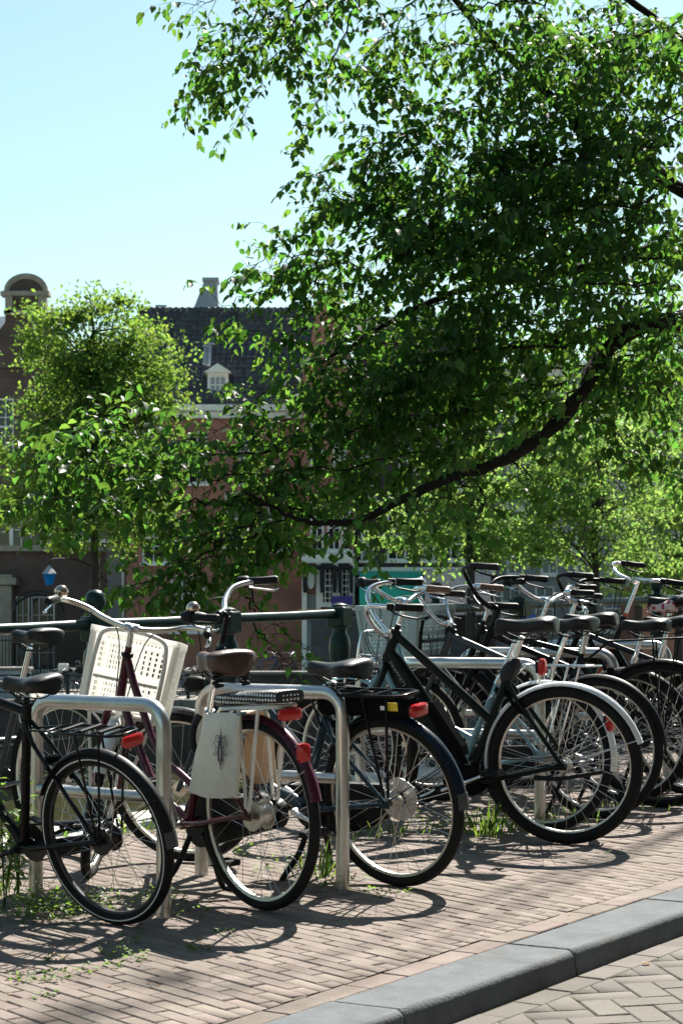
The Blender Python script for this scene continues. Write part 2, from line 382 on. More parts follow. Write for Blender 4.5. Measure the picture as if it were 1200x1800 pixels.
# ------------------------------------------------------------------ pavement, kerb, road
S_KB, S_KF, S_Q0, S_Q1 = 3.10, 2.87, 5.98, 6.36   # kerb back, kerb front, quay coping from..to
_t, _s = TS(G(600, 1755)); S_KB = _s; S_KF = S_KB-.235
_t, _s = TS(G(230, 1440)); S_Q1 = _s+.1; S_Q0 = S_Q1-.42
ROAD_H = -.082
def sheet(name, t0, t1, s0, s1, h, mat, nt=2):
    mb = MB()
    for i in range(nt):
        a, b = t0+(t1-t0)*i/nt, t0+(t1-t0)*(i+1)/nt
        mb.quad(P(a, s0, h), P(b, s0, h), P(b, s1, h), P(a, s1, h))
    o = mb.build(name, mat, smooth=0, fix=False); tag(o, kind='structure'); return o
pavement = sheet('pavement', -40, 260, S_KB, S_Q1, -.0055, 'joint_sand')
road = sheet('road', -40, 260, -60, S_KB, ROAD_H-.0058, 'joint_sand')
QRm = Matrix((Vector((U.x, U.y, SL)).normalized(), N, Vector((U.x, U.y, SL)).normalized().cross(N))).transposed()
def brick_template(L, W, H=.05, b=.0035):
    mb = MB(); hx, hy = L/2, W/2
    for (x, y, z) in ((hx, hy, -H), (hx, hy, -b), (hx-b, hy-b, 0)):
        for (sx, sy) in ((-1, -1), (1, -1), (1, 1), (-1, 1)): mb.v.append(Vector((sx*x, sy*y, z)))
    for r in (0, 4):
        for j in range(4): mb.face((r+j, r+(j+1) % 4, r+4+(j+1) % 4, r+4+j))
    mb.face((8, 9, 10, 11)); return mb
def lay(parent, spots, L, W, mat, limit, rest_name):
    """spots: (t, s, angle) of every paver; the nearest in view become pieces of their own, the others one mesh"""
    tp = brick_template(L, W); V0 = np.array([tuple(v) for v in tp.v]); F0 = np.array(tp.f)
    one = bpy.data.meshes.new('brick'); one.from_pydata([tuple(v) for v in tp.v], [], tp.f); one.materials.append(MATS[mat])
    items = []
    for (t, s, a) in spots:
        h = rng.normal(0, .0010)+.003*math.sin(t*2.3+s*1.1)*math.sin(s*2.9-t*.7); c = P(t, s, h)
        R = QRm@Matrix.Rotation(a+rng.normal(0, .008), 3, 'Z')@Matrix.Rotation(rng.normal(0, .006), 3, 'X')@Matrix.Rotation(rng.normal(0, .004), 3, 'Y')
        items.append((c, R, c.length if in_frame(c, 20) else 99+c.length))
    items.sort(key=lambda q: q[2])
    for (c, R, d) in items[:limit]:
        o = bpy.data.objects.new('brick', one); COL.objects.link(o); o.parent = parent
        o.location = c; o.rotation_euler = R.to_euler()
    rest = items[limit:]
    if rest:
        Vs = np.concatenate([V0@np.array(R).T+np.array(c) for (c, R, d) in rest]); n = len(V0)
        Fs = np.concatenate([F0+i*n for i in range(len(rest))])
        o = npmesh(rest_name, Vs, Fs, mat, parent); tag(o, kind='stuff')
J = .0026
W_ = .058; ROT = math.radians(17)      # rows of the footway run askew to the kerb
spots, cuts = [], []
ca_, sa_ = math.cos(ROT), math.sin(ROT); o_t, o_s = 9.0, S_KB
for r_i in range(-205, 245):
    for c_i in range(-25, 45):
        e = c_i*.2+(.1 if r_i % 2 else 0)+.006*math.sin(r_i*1.3); d = r_i*W_+.01*math.sin(c_i*.5+r_i*.02)
        t, s = o_t+d*ca_+e*sa_, o_s+e*ca_-d*sa_
        if not (2.6 < t < 21) or s < S_KB-.02 or s > S_Q0+.12: continue
        q = (t+rng.normal(0, .0010), s+rng.normal(0, .002), math.pi/2-ROT+rng.normal(0, .004))
        (cuts if s < S_KB+.105+.115 or s > S_Q0-.115 else spots).append(q)
lay(pavement, spots, .2-J, W_-J, 'paver', 270, 'bricks')
lay(pavement, [(2.6+.2*k+rng.normal(0, .002), S_KB+.053, rng.normal(0, .004)) for k in range(95)], .2-J, .1-J, 'paver', 30, 'border_bricks')
lay(pavement, cuts, .2-J, W_-J, 'paver', 0, 'cut_bricks')
cb_ = [q for q in bpy.data.objects if q.name.startswith('cut_bricks')][-1]
bm = bmesh.new(); bm.from_mesh(cb_.data)
for (sc_, no_) in ((S_KB+.106, -N), (S_Q0-.004, N)):
    bmesh.ops.bisect_plane(bm, geom=bm.verts[:]+bm.edges[:]+bm.faces[:], plane_co=P(0, sc_, 0), plane_no=no_, clear_outer=True)
bm.to_mesh(cb_.data); bm.free()
# road: a course along the kerb, then herringbone
rs = []; k = 2.0
while k < 16: rs.append((k, S_KF-.06, 0)); k += .2
lay(road, [(q[0]+rng.normal(0, .002), q[1], q[2]+rng.normal(0, .004)) for q in rs], .2-J, .1-J, 'road_paver', 60, 'border_bricks')
hb = []; c45 = math.cos(math.pi/4); tt0, ss0 = 3.0, S_KF-.11
for x in range(-90, 140):
    for y in range(-90, 140):
        kk = (x-y) % 4
        if kk == 0: cx, cy, a = (x+1)*.1, (y+.5)*.1, 0
        elif kk == 3: cx, cy, a = (x+.5)*.1, (y+1)*.1, math.pi/2
        else: continue
        t = tt0+(cx-cy)*c45; s = ss0-(cx+cy)*c45
        if 2.2 < t < 13 and S_KF-2.8 < s < S_KF-.03: hb.append((t, s, a-math.pi/4 if False else (math.pi/4 if a == 0 else -math.pi/4)))
# long axes: brick along +x maps to direction (c45, -c45); along +y to (-c45, -c45)
hb = [(t, s, -math.pi/4 if a > 0 else math.pi/4) for (t, s, a) in hb]
_P = P
def P(t, s, h=0): return _P(t, s, h+ROAD_H)
for o in [q for q in bpy.data.objects if q.parent == road]:
    if o.name.startswith('brick') : o.location.z += ROAD_H
    else: o.location.z += ROAD_H
cutl = S_KF-.113
lay(road, [q for q in hb if q[1] < cutl-.108], .2-J, .1-J, 'road_paver', 240, 'herringbone_bricks')
lay(road, [q for q in hb if q[1] >= cutl-.108], .2-J, .1-J, 'road_paver', 0, 'cut_bricks')
cb_ = [q for q in bpy.data.objects if q.name.startswith('cut_bricks')][-1]
bm = bmesh.new(); bm.from_mesh(cb_.data); pc = P(0, cutl, 0)
r_ = bmesh.ops.bisect_plane(bm, geom=bm.verts[:]+bm.edges[:]+bm.faces[:], plane_co=pc, plane_no=N, clear_outer=True)
bm.to_mesh(cb_.data); bm.free()
P = _P
# triangular gaps between herringbone and border are sand; kerb stones 1 m long with rounded arris and toothed joints
kerb = empty('kerb', P(0, S_KF, 0)); tag(kerb, kind='structure')
prof = [(0, -.3), (.001, -.075)]
for a in range(0, 91, 15):
    q = math.radians(a); prof.append((.008+.024-.024*math.cos(q), -.024+.024*math.sin(q)))
prof += [(S_KB-S_KF-.004, .003), (S_KB-S_KF-.004, -.3)]
def tooth(d): return .028*min(1, max(0, (d-.10)/.06))
def kerb_stone_mesh(L):
    rings = []
    for e in (0, .007, .25, .5, .75, L-.017, L-.010):
        sh = e
        rings.append([(sh-tooth(d), d, h-(.006 if e in (0, L-.010) else 0)) for (d, h) in prof])
    return MB().loft(rings)
kt = TS(G(690, 1770))[0]
for i in range(-3, 14):
    o = kerb_stone_mesh(1.0).build('kerb_stone', 'kerb_stone', kerb, smooth=40)
    o.parent = kerb; c = P(kt+i*1.0, S_KF, 0)-kerb.location
    o.location = c+Vector((0, 0, random.uniform(-.004, .003))); o.rotation_euler = (QRm@Matrix.Rotation(random.uniform(-.004, .004), 3, 'Z')).to_euler()
# quay coping stones
coping = empty('quay_coping', P(0, S_Q0, 0)); tag(coping, kind='structure')
for i in range(0, 20):
    mb = MB().box((0, 0, -.15), (1.19, S_Q1-S_Q0, .34), bev=.015)
    o = mb.build('coping_stone', 'quay_stone', coping, smooth=0)
    o.location = P(2.4+i*1.2, (S_Q0+S_Q1)/2, random.uniform(-.006, .006))-coping.location; o.rotation_euler = QRm.to_euler()
mb = MB(); mb.quad(_P(-40, S_Q1-.05, -.2), _P(260, S_Q1-.05, -.2), _P(260, S_Q1-.05, -14), _P(-40, S_Q1-.05, -8))
tag(mb.build('quay_wall', 'brick_dark', smooth=0), 'dark brick quay wall below the near canal edge', 'wall')
# ------------------------------------------------------------------ bicycle racks (steel hoops)
def rack(pr, length, theta, H, label, M=None):
    root = empty('bike_rack', pr, (0, 0, math.pi-theta)); tag(root, label, 'bike rack', 'steel hoop racks along the quay')
    r = .027; L = length; c = .085; pts = [(0, 0, -.12), (0, 0, H-c)]
    for a in range(15, 91, 15):
        q = math.radians(a); pts.append((c-c*math.cos(q), 0, H-c+c*math.sin(q)))
    for a in range(0, 91, 15):
        q = math.radians(a); pts.append((L-c+c*math.sin(q), 0, H-c+c*math.cos(q)))
    pts.append((L, 0, -.12))
    MB().tube(pts, r, 16).build('hoop', 'rack_steel', root, smooth=60)
    MB().tube([(r*.8, 0, H*.56), (L-r*.8, 0, H*.56)], r*.8, 14).build('crossbar', 'rack_steel', root, smooth=60)
    return root
rack(G(288, 1612), .66, math.radians(38), .755, 'steel hoop rack with rail behind the black bike, leftmost')
rack(G(602, 1562), .70, math.radians(35), .755, 'steel hoop rack standing between maroon bike and blue battery bike')
rack(G(948, 1450), .92, math.radians(22), .77, 'steel hoop rack behind the dark green bike with white mudguard')
rack(G(1078, 1402), .85, math.radians(22), .77, 'steel hoop rack under the middle row of saddles, fourth from left')
rack(G(1172, 1365), .75, math.radians(20), .77, 'rightmost steel hoop rack, behind the black bike at right edge')

# ------------------------------------------------------------------ bicycles
HA = math.radians(21)
AX = Vector((-math.sin(HA), 0, math.cos(HA)))
def wheel(root, name, hub, R, tyre_r, rim_mat, Mx, stripe=False, nsp=32, hubr=.016, disc=False, big_hub=False, seg=56, rim_w=.012, hubmat='alloy'):
    T = Mx@Matrix.Translation(hub)@Matrix.Rotation(math.pi/2, 4, 'X')     # wheel axis along y
    rr = R-tyre_r*1.75
    mb = MB()
    mb.lathe([(rr, -rim_w), (rr+.012, -rim_w), (rr+.012, rim_w), (rr, rim_w), (rr-.012, rim_w*.55), (rr-.012, -rim_w*.55)], T, seg, closed=True)
    hr = .045 if big_hub else hubr
    mb.lathe([(0, -.052), (.008, -.052), (.008, -.036), (hr+.012, -.034), (hr+.012, -.030), (hr, -.028), (hr*.9, 0), (hr, .028), (hr+.012, .030), (hr+.012, .034), (.008, .036), (.008, .052), (0, .052)], T, 18)
    wh = mb.build('wheel', rim_mat, root, smooth=40)
    ty = MB(); n = 30 if stripe else 14; prof = []
    for j in range(n):
        a = 2*math.pi*j/n; prof.append((R-tyre_r+tyre_r*math.cos(a), tyre_r*math.sin(a)))
    base = len(ty.v); ty.lathe(prof, T, seg, closed=True)
    if stripe:
        for q in range(len(ty.f)):
            if q % n == 7 or q % n == n-8: ty.m[q] = 1
    ty.build('tyre', ['rubber', 'stripe'] if stripe else 'rubber', wh, smooth=50)
    sp = MB(); hz = .030
    for i in range(nsp):
        side = 1 if i % 2 else -1; a = 2*math.pi*i/nsp; off = (1 if (i//2) % 2 else -1)*math.radians(62)
        ah = a+off; h0 = hr+.010
        p0 = T@Vector((h0*math.cos(ah), h0*math.sin(ah), side*hz)); p1 = T@Vector(((rr-.006)*math.cos(a), (rr-.006)*math.sin(a), side*.002))
        sp.tube([p0, p1], .0013, 4, caps=False)
    sp.build('spokes', 'spoke_steel', wh, smooth=0)
    if disc:
        d = MB(); d.lathe([(.03, .044), (.085, .044), (.085, .047), (.03, .047)], T, 36, closed=True)
        for i in range(22):
            a = 2*math.pi*i/22; q = Vector((math.cos(a), math.sin(a), 0)); w_ = Vector((-q.y, q.x, 0))
            d.bar(T@(q*.05+Vector((0, 0, .049))), T@(q*.083+w_*.012+Vector((0, 0, .049))), .004, .003, up=T.to_3x3()@Vector((0, 0, 1)))
        d.build('brake_disc', 'alloy', wh, smooth=40)
    return wh
def fender(root, name, hub, R, a0, a1, mat, Mx, w_=.052, off=.018, n=26, tail=None):
    """arc of mudguard round the hub; angles in degrees from the forward direction, going up and back"""
    mb = MB(); rings = []
    for i in range(n+1):
        a = math.radians(a0+(a1-a0)*i/n); d = Vector((math.cos(a), 0, math.sin(a))); ring = []
        k = 7
        for j in range(k+1):
            b = -1+2*j/k; ring.append(hub+d*(R+off-.016*b*b)+Vector((0, b*w_/2, 0)))
        for j in range(k, -1, -1):
            b = -1+2*j/k; ring.append(hub+d*(R+off-.0025-.016*b*b)+Vector((0, b*w_/2*.97, 0)))
        rings.append([Mx@p for p in ring])
    mb.loft(rings); return mb.build('mudguard', mat, root, smooth=50)
def saddle(root, c, L, W, mat, Mx, nose_up=.0, springs=False, thick=.06):
    st = [(-.5, .45, -.008), (-.485, .68, .002), (-.44, .88, .008), (-.34, 1.0, .012), (-.22, .93, .009), (-.10, .71, .002), (.02, .48, -.004), (.16, .34, -.006), (.30, .275, -.003), (.42, .235, .001), (.48, .17, -.003), (.5, .08, -.009)]
    rings = []
    for (x, wf, z) in st:
        hw = W/2*wf; ring = []; th = thick*(.62+.38*min(1, wf/.9)); n = 18
        for j in range(n):
            a = 2*math.pi*j/n; ca, sa = math.cos(a), math.sin(a)
            y = hw*math.copysign(abs(ca)**.8, ca)
            if sa >= 0: zz = .020*abs(sa)**1.3
            else: zz = -th*abs(sa)**.55; y *= 1-.16*abs(sa)
            ring.append(Mx@(c+Vector((x*L, y, z+zz+nose_up*x))))
        rings.append(ring)
    sd_ = MB().loft(rings).build('saddle', mat, root, smooth=70)
    rl = MB()
    for y in (-.022, .022): rl.tube(spline([Mx@(c+Vector((q[0], y*q[1], q[2]))) for q in ((-.09, 2.0, -.045), (-.05, 1.2, -.068), (.03, 1.0, -.07), (.10, .5, -.04))], 4), .0035, 6)
    rl.build('saddle_rails', 'black_plastic', sd_, smooth=60)
    if springs:
        for y in (-.06, .06):
            pts = []
            for i in range(33):
                a = i/32*2*math.pi*4; pts.append(Mx@(c+Vector((-.075+.018*math.cos(a), y+.018*math.sin(a), -.03-.075*i/32))))
            MB().tube(pts, .0055, 6).build('spring', 'black_plastic', sd_, smooth=60)
    return sd_
def handlebar(root, clamp, style, Mx, mat, grip='black_plastic', levers=True, bell=None, lever_mat='chrome', gr=.0165, w_=.29, shifter=False):
    if style == 'swept': half = [(0, 0, 0), (.012, .05, .002), (.05, .13, .02), (.06, .20, .045), (.02, w_-.025, .055), (-.07, w_, .048), (-.19, w_+.012, .03)]
    elif style == 'high': half = [(0, 0, 0), (.01, .05, .0), (.06, .10, .06), (.09, .15, .14), (.07, w_-.06, .18), (-.02, w_, .185), (-.16, w_+.015, .175)]
    elif style == 'flat': half = [(0, 0, 0), (.0, .08, .0), (.01, .16, .02), (0, w_-.05, .03), (-.04, w_+.03, .03), (-.09, w_+.12, .03)]
    else: half = [(0, 0, 0), (.01, .06, .0), (.03, .13, .03), (.02, .21, .06), (-.03, w_, .06), (-.13, w_+.03, .055)]
    L = [clamp+Vector(p) for p in half]; Rr = [clamp+Vector((p[0], -p[1], p[2])) for p in half]
    sL, sR = spline(L, 6), spline(Rr, 6)
    bar = MB().tube([Mx@p for p in sR[::-1]+sL[1:]], .0112, 10).build('handlebar', mat, root, smooth=60)
    for sgn, sp in ((1, sL), (-1, sR)):
        e = sp[-1]; d = (sp[-1]-sp[-3]).normalized(); g0 = e-d*.115
        MB().tube([Mx@(g0-d*.004), Mx@g0, Mx@(g0+d*.05), Mx@(e-d*.004), Mx@(e+d*.006)], [gr*.95, gr*1.1, gr*.98, gr*1.08, gr*.8], 12).build('grip', grip, bar, smooth=60)
        if levers:
            out = Vector((0, sgn, 0)); dn = Vector((0, 0, -1)); a = g0-d*.02
            lv = MB(); lv.tube([Mx@(a-d*.02), Mx@(a+d*.012)], .017, 10)
            pts = spline([a+dn*.014-d*.005+out*.004, a+dn*.03+d*.02+out*.012, a+dn*.042+d*.075+out*.012, a+dn*.047+d*.115+out*.008, a+dn*.04+d*.135+out*.006], 4)
            lv.tube([Mx@p for p in pts], [.007]*6+[.0085]*(len(pts)-9)+[.007, .006, .004], 8, flat=.55)
            lv.build('brake_lever', lever_mat, bar, smooth=60)
        if shifter:
            a = g0-d*.03
            MB().tube([Mx@(a-d*.02), Mx@(a-d*.01), Mx@(a+d*.02), Mx@(a+d*.028)], [.02, .025, .025, .02], 12).build('gear_shifter', 'black_plastic', bar, smooth=50)
    if bell is not None:
        sp = sL if bell > 0 else sR; p = sp[-9]+Vector((.0, 0, .03))
        T = Mx@Matrix.Translation(p)
        prof = [(0, .026), (.012, .024), (.022, .016), (.028, .003), (.028, -.006), (.024, -.012), (.006, -.014), (.006, -.03), (0, -.03)]
        MB().lathe(prof, T, 18).build('bell', 'bell_copper' if grip == 'black_plastic' else 'chrome', bar, smooth=50)
    return bar
def bike(label, pos, theta, o):
    """a bicycle; local x forward, y to its left, z up, origin where the rear tyre meets the ground"""
    g = o.get
    R = g('R', .348); WB = g('WB', 1.10); lean = math.radians(g('lean', 0)); tr = g('tyre', .022)
    root = empty('bicycle', pos, (lean, math.radians(g('pitch', 0)), math.pi-math.radians(theta)), g('scale', 1)); tag(root, label, 'bicycle', 'bicycles parked along the quay')
    I = Matrix.Identity(4); col = g('col', 'black_paint'); V = Vector
    rh = V((0, 0, R)); fh = V((WB, 0, R))
    foot = V((WB-.055, 0, R))
    def axp(z): return foot+AX*((z-R)/AX.z)
    hb_, ht_ = axp(g('hb', .73)), axp(g('ht', .92)); cz = g('bar_z', 1.06); cl = axp(cz)+V((g('stem_fwd', .03), 0, 0))
    Sx = Matrix.Translation(foot)@Matrix.Rotation(math.radians(g('steer', 0)), 4, AX)@Matrix.Translation(-foot)
    rm = g('rim', 'rim_steel'); st = g('stripe', False)
    wheel(root, 'wheel', rh, R, tr, rm, I, st, disc=g('disc', False), big_hub=g('big_hub', False), nsp=g('nsp', 32))
    wheel(root, 'wheel', fh, R, tr, rm, Sx, st, hubr=.02, nsp=g('nsp', 32))
    BB = V((g('bbx', .45), 0, g('bbz', .28))); sz = g('saddle_z', .93); sx = g('saddle_x', .20)
    seat_d = (V((sx+.02, 0, sz-.07))-BB).normalized(); stt = BB+seat_d*g('seat_tube', .47)
    fr = MB(); r = g('tube', .0155); fk = g('frame', 'step')
    fr.tube([BB-seat_d*.0, stt], r, 12)
    fr.tube([hb_, ht_], r*1.2, 12)
    if fk == 'step':
        fr.tube(spline([hb_+V((-.01, 0, .02)), hb_+V((-.10, 0, -.14)), hb_+V((-.235, 0, -.33)), BB+V((.06, 0, .035)), BB], 6), r*1.1, 12)
        fr.tube(spline([ht_+V((0, 0, -.03)), ht_+V((-.055, 0, -.16)), ht_+V((-.19, 0, -.38)), BB+seat_d*.16+V((.09, 0, .03)), BB+seat_d*.15], 6), r*1.0, 12)
    elif fk == 'diamond':
        fr.tube([hb_, BB], r*1.15, 12); fr.tube([ht_+V((0, 0, -.03)), stt+seat_d*-.03], r, 12)
    elif fk == 'wave':
        fr.tube(spline([hb_+V((0, 0, .03)), hb_+V((-.09, 0, -.13)), hb_+V((-.25, 0, -.36)), BB+V((.05, 0, .03)), BB], 6), r*1.55, 14)
        fr.tube([ht_+V((0, 0, -.02)), BB+seat_d*.2], r*.9, 10)
    elif fk == 'ebike':
        # thick straight down tube that carries a battery, sloping top tube, motor at the cranks
        a, b = hb_+V((-.005, 0, .03)), BB+V((.03, 0, .02)); d = (b-a).normalized(); nrm = V((-d.z, 0, d.x))
        rings = []
        for (f_, hh, ww) in ((0, .034, .024), (.12, .050, .030), (.3, .060, .033), (.7, .064, .034), (1, .066, .036)):
            c = a.lerp(b, f_); rings.append([c+nrm*hh*math.cos(q)+V((0, ww*math.sin(q), 0)) for q in [2*math.pi*i/14 for i in range(14)]])
        fr.loft(rings)
        fr.tube([ht_+V((0, 0, -.02)), BB+seat_d*.30], r*1.05, 12)
    cs = .055
    for s_ in (-1, 1):
        fr.tube([BB+V((0, s_*.03, 0)), BB+V((-.10, s_*cs*.8, .01)), rh+V((.02, s_*cs, 0)), rh+V((-.015, s_*cs, 0))], [r*.75, r*.62, r*.55, r*.5], 8)
        if g('stays', True): fr.tube([stt+seat_d*-.06+V((0, s_*.012, 0)), stt+seat_d*-.06+V((-.06, s_*.04, -.09)), rh+V((0, s_*cs, .01))], r*.5, 8)
        fr.box(rh+V((0, s_*cs, 0)), (.05, .006, .03))
    fr.tube([BB+V((0, -.037, 0)), BB+V((0, .037, 0))], .022, 14)
    frame = fr.build('frame', col, root, smooth=50)
    if g('text'):
        cu = bpy.data.curves.new('lettering', 'FONT'); cu.body = g('text'); cu.size = .021; cu.extrude = .0006; cu.align_x = 'LEFT'; cu.space_character = 1.3
        tmp = bpy.data.objects.new('tmp', cu); COL.objects.link(tmp); bpy.context.view_layer.update()
        me = bpy.data.meshes.new_from_object(tmp); bpy.data.objects.remove(tmp); me.materials.append(MATS['letter_grey'])
        a, b = hb_+V((-.005, 0, .03)), BB+V((.03, 0, .02)); d = (b-a).normalized(); yv = V((0, 1, 0)); up = yv.cross(d)
        M_ = Matrix((d, up, yv)).transposed().to_4x4(); M_.translation = a+d*.045+yv*.0365-up*.007
        me.transform(M_); t_ = bpy.data.objects.new('lettering', me); COL.objects.link(t_); t_.parent = frame
    # seat post and saddle
    top = V((sx, 0, sz))
    MB().tube([stt+seat_d*-.03, V((sx+.02, 0, sz-.06))], .0128, 12).build('seat_post', g('post', 'chrome'), root, smooth=60)
    MB().tube([stt+seat_d*-.025, stt+seat_d*.012], .0195, 12).build('seat_clamp', g('post', 'chrome'), root, smooth=60)
    if not g('no_saddle'): saddle(root, top, g('saddle_L', .265), g('saddle_W', .20), g('saddle', 'saddle_black'), Matrix.Translation(top)@Matrix.Rotation(math.radians(g('saddle_yaw', 0)), 4, 'Z')@Matrix.Translation(-top), springs=g('springs', False), thick=g('saddle_T', .05), nose_up=g('nose', 0))
    # fork, stem, bars
    fo = MB()
    crown = hb_-AX*.035
    fo.tube([crown, ht_+AX*.03], .0135, 12)
    for s_ in (-1, 1): fo.tube(spline([crown+V((0, s_*.012, .01)), crown+V((.01, s_*.045, -.03)), crown.lerp(fh, .55)+V((-.012, s_*.05, 0)), fh+V((0, s_*.05, 0))], 5), [.014]*6+[.0125]*5+[.011]*4+[.009], 10)
    fo.build('fork', g('fork_col', col), root, M=Sx, smooth=60)
    for hs_ in (ht_, hb_): MB().tube([hs_-AX*.012, hs_+AX*.006], .024, 14).build('headset_cup', g('headset', 'black_plastic'), root, M=Sx, smooth=50)
    sm = MB(); sm.tube([ht_+AX*.0, cl-V((g('stem_fwd', .03), 0, 0))-AX*.012], g('stem_r', .0125), 12); sm.tube(spline([cl-V((g('stem_fwd', .03), 0, 0))-AX*.02, cl-V((.015, 0, .004)), cl], 4), .0135, 10); sm.tube([cl+V((0, -.028, 0)), cl+V((0, .028, 0))], .0175, 12)
    sm.build('stem', g('stem_mat', 'chrome'), root, M=Sx, smooth=50)
    hbar = handlebar(root, cl, g('bars', 'swept'), Sx, g('bar_mat', 'chrome'), g('grip', 'black_plastic'), g('levers', True), g('bell'), g('lever_mat', 'chrome'), w_=g('bar_w', .29), shifter=g('shifter', False))
    cb = MB()
    for s_ in (-1, 1):
        cb.tube(spline([Sx@(cl+V((.03, s_*.20, .02))), Sx@(cl+V((.10, s_*.12, .03))), Sx@(cl+V((.09, s_*.05, -.06))), Sx@(hb_+V((.03, s_*.02, -.02)))], 6), .0026, 5)
    if g('cables', True): cb.build('cables', 'black_plastic', root, smooth=60)
    # cranks and pedals
    ca = math.radians(g('crank', 20)); cd = V((math.cos(ca), 0, math.sin(ca)))
    for s_ in (-1, 1):
        e = BB+cd*.17*s_+V((0, s_*.075, 0)); a = BB+V((0, s_*.06, 0))
        cr = MB().tube([a, a.lerp(e, .5), e], [.016, .0115, .0125], 10, flat=.7).tube([BB, a+V((0, s_*.012, 0))], .014, 12).build('crank', g('crank_mat', 'alloy'), root, smooth=50)
        pd = MB(); pd.tube([e, e+V((0, s_*.10, 0))], .006, 8)
        for q in (-.032, .032): pd.box(e+V((q, s_*.06, 0)), (.022, .09, .024), bev=.004)
        pd.box(e+V((0, s_*.103, 0)), (.085, .012, .022), bev=.003).box(e+V((0, s_*.018, 0)), (.085, .010, .022), bev=.003)
        pd.build('pedal', 'black_plastic', cr, smooth=0)
    cg = g('chaincase', 'open')
    yR = -.045
    if cg == 'full':
        out = []
        for i in range(16):
            a = math.radians(-100+i*200/15); out.append(BB+V((.10*math.cos(a), yR, .10*math.sin(a)+.0)))
        for i in range(10):
            a = math.radians(95+i*170/9); out.append(rh+V((.055*math.cos(a)-.02, yR, .055*math.sin(a))))
        MB().prism(out, (0, -.035, 0)).build('chain_case', g('case_mat', col), root, smooth=30)
    else:
        ch = MB(); n = 20; T = Matrix.Translation(BB+V((0, yR, 0)))@Matrix.Rotation(math.pi/2, 4, 'X')
        ch.lathe([(.02, -.002), (.078, -.002), (.078, .002), (.02, .002)], T, 30, closed=True)
        for s_ in (-1, 1): ch.bar(BB+V((0, yR, s_*.078)), rh+V((0, yR, s_*.034)), .006, .006)
        ch.lathe([(.01, -.003), (.036, -.003), (.036, .003), (.01, .003)], Matrix.Translation(rh+V((0, yR, 0)))@Matrix.Rotation(math.pi/2, 4, 'X'), 20, closed=True)
        ch.build('chain', 'rim_dark', root, smooth=40)
        if cg == 'guard':
            MB().tube(spline([BB+V((.10, yR-.02, .02)), BB+V((.03, yR-.02, .095)), BB+V((-.1, yR-.02, .085)), rh+V((.02, yR-.02, .06))], 6), .02, 8, flat=.35).build('chain_guard', 'black_plastic', root, smooth=50)
    # mudguards
    if g('rear_fender'):
        a0, a1 = g('rf_arc', (35, 195)); fd = fender(root, 'mudguard', rh, R, a0, a1, g('rear_fender'), I, w_=g('fender_w', .052))
        if g('flap'):
            fender(fd, 'mud_flap', rh, R, a1-1, a1+9, g('flap'), I, w_=g('fender_w', .052)+.004, off=.021, n=6).name = 'mud_flap'
        for s_ in (-1, 1):
            sa = math.radians(g('stay_a', 150)); e = rh+V((math.cos(sa), 0, math.sin(sa)))*(R+.014)
            MB().tube([rh+V((0, s_*.058, 0)), e+V((0, s_*.026, 0))], .0022, 5).build('mudguard_stay', g('stay_mat', 'black_plastic'), fd, smooth=0)
    if g('front_fender'):
        fender(root, 'mudguard', fh, R, *g('ff_arc', (30, 165)), g('front_fender'), Sx, w_=g('fender_w', .052))
    # rear carrier
    if g('carrier'):
        z = g('carrier_z', R*2+.055); cm = g('carrier'); x0, x1 = g('carrier_x', (.16, -.30)); hw = g('carrier_w', .06); ca_ = MB(); tl = g('carrier_tilt', 0)
        def cp(x, y): return V((x, y, z+tl*(x-x0)))
        rim = [cp(x0, -hw*.6), cp(x0-.05, -hw), cp(x1+.04, -hw), cp(x1, -hw*.7), cp(x1, hw*.7), cp(x1+.04, hw), cp(x0-.05, hw), cp(x0, hw*.6)]
        ca_.tube(rim, g('carrier_r', .0055), 8, closed=True)
        for f_ in g('carrier_bars', (.15, .38, .62, .85)):
            x = x0+(x1-x0)*f_; ca_.tube([cp(x, -hw), cp(x, hw)], g('carrier_r', .0055)*.9, 6)
        if g('carrier_mid', False): ca_.tube([cp(x0, 0), cp(x1, 0)], .005, 6)
        for s_ in (-1, 1):
            ca_.tube([cp(x1*.55, s_*hw), rh+V((-.03, s_*.062, .03))], g('carrier_r', .0055)*.9, 6)
            if g('stay2', True): ca_.tube([cp(x0*.2-.02, s_*hw), rh+V((-.01, s_*.062, .03))], g('carrier_r', .0055)*.9, 6)
            ca_.tube([cp(x0, s_*hw*.6), stt+seat_d*-.10+V((0, s_*.02, 0))], .0045, 6)
        car = ca_.build('carrier', cm, root, smooth=50)
        if g('clips'):
            for f_ in (.25, .5, .75):
                x = x0+(x1-x0)*f_; MB().box(cp(x, 0)+V((0, 0, .009)), (.016, hw*1.7, .012), bev=.003).build('carrier_clip', 'black_plastic', car, smooth=0)
    if g('tail'):
        for (tx, tz, sx_, sy_, sz_) in g('tail'):
            tb = MB()
            rings = []
            for (q, k) in ((0, .8), (.25, 1), (.75, 1), (1, .72)):
                rings.append([V((tx-sx_*q, sy_/2*k*math.copysign(abs(math.cos(a))**.5, math.cos(a)), tz+sz_/2*k*math.copysign(abs(math.sin(a))**.5, math.sin(a)))) for a in [2*math.pi*i/16+.2 for i in range(16)]])
            tl_ = tb.loft(rings).build('tail_light', 'red_lens', root, smooth=40)
            MB().box((tx+.006, 0, tz), (.014, sy_*.8, sz_*.7), bev=.003).build('lamp_housing', 'black_plastic', tl_, smooth=0)
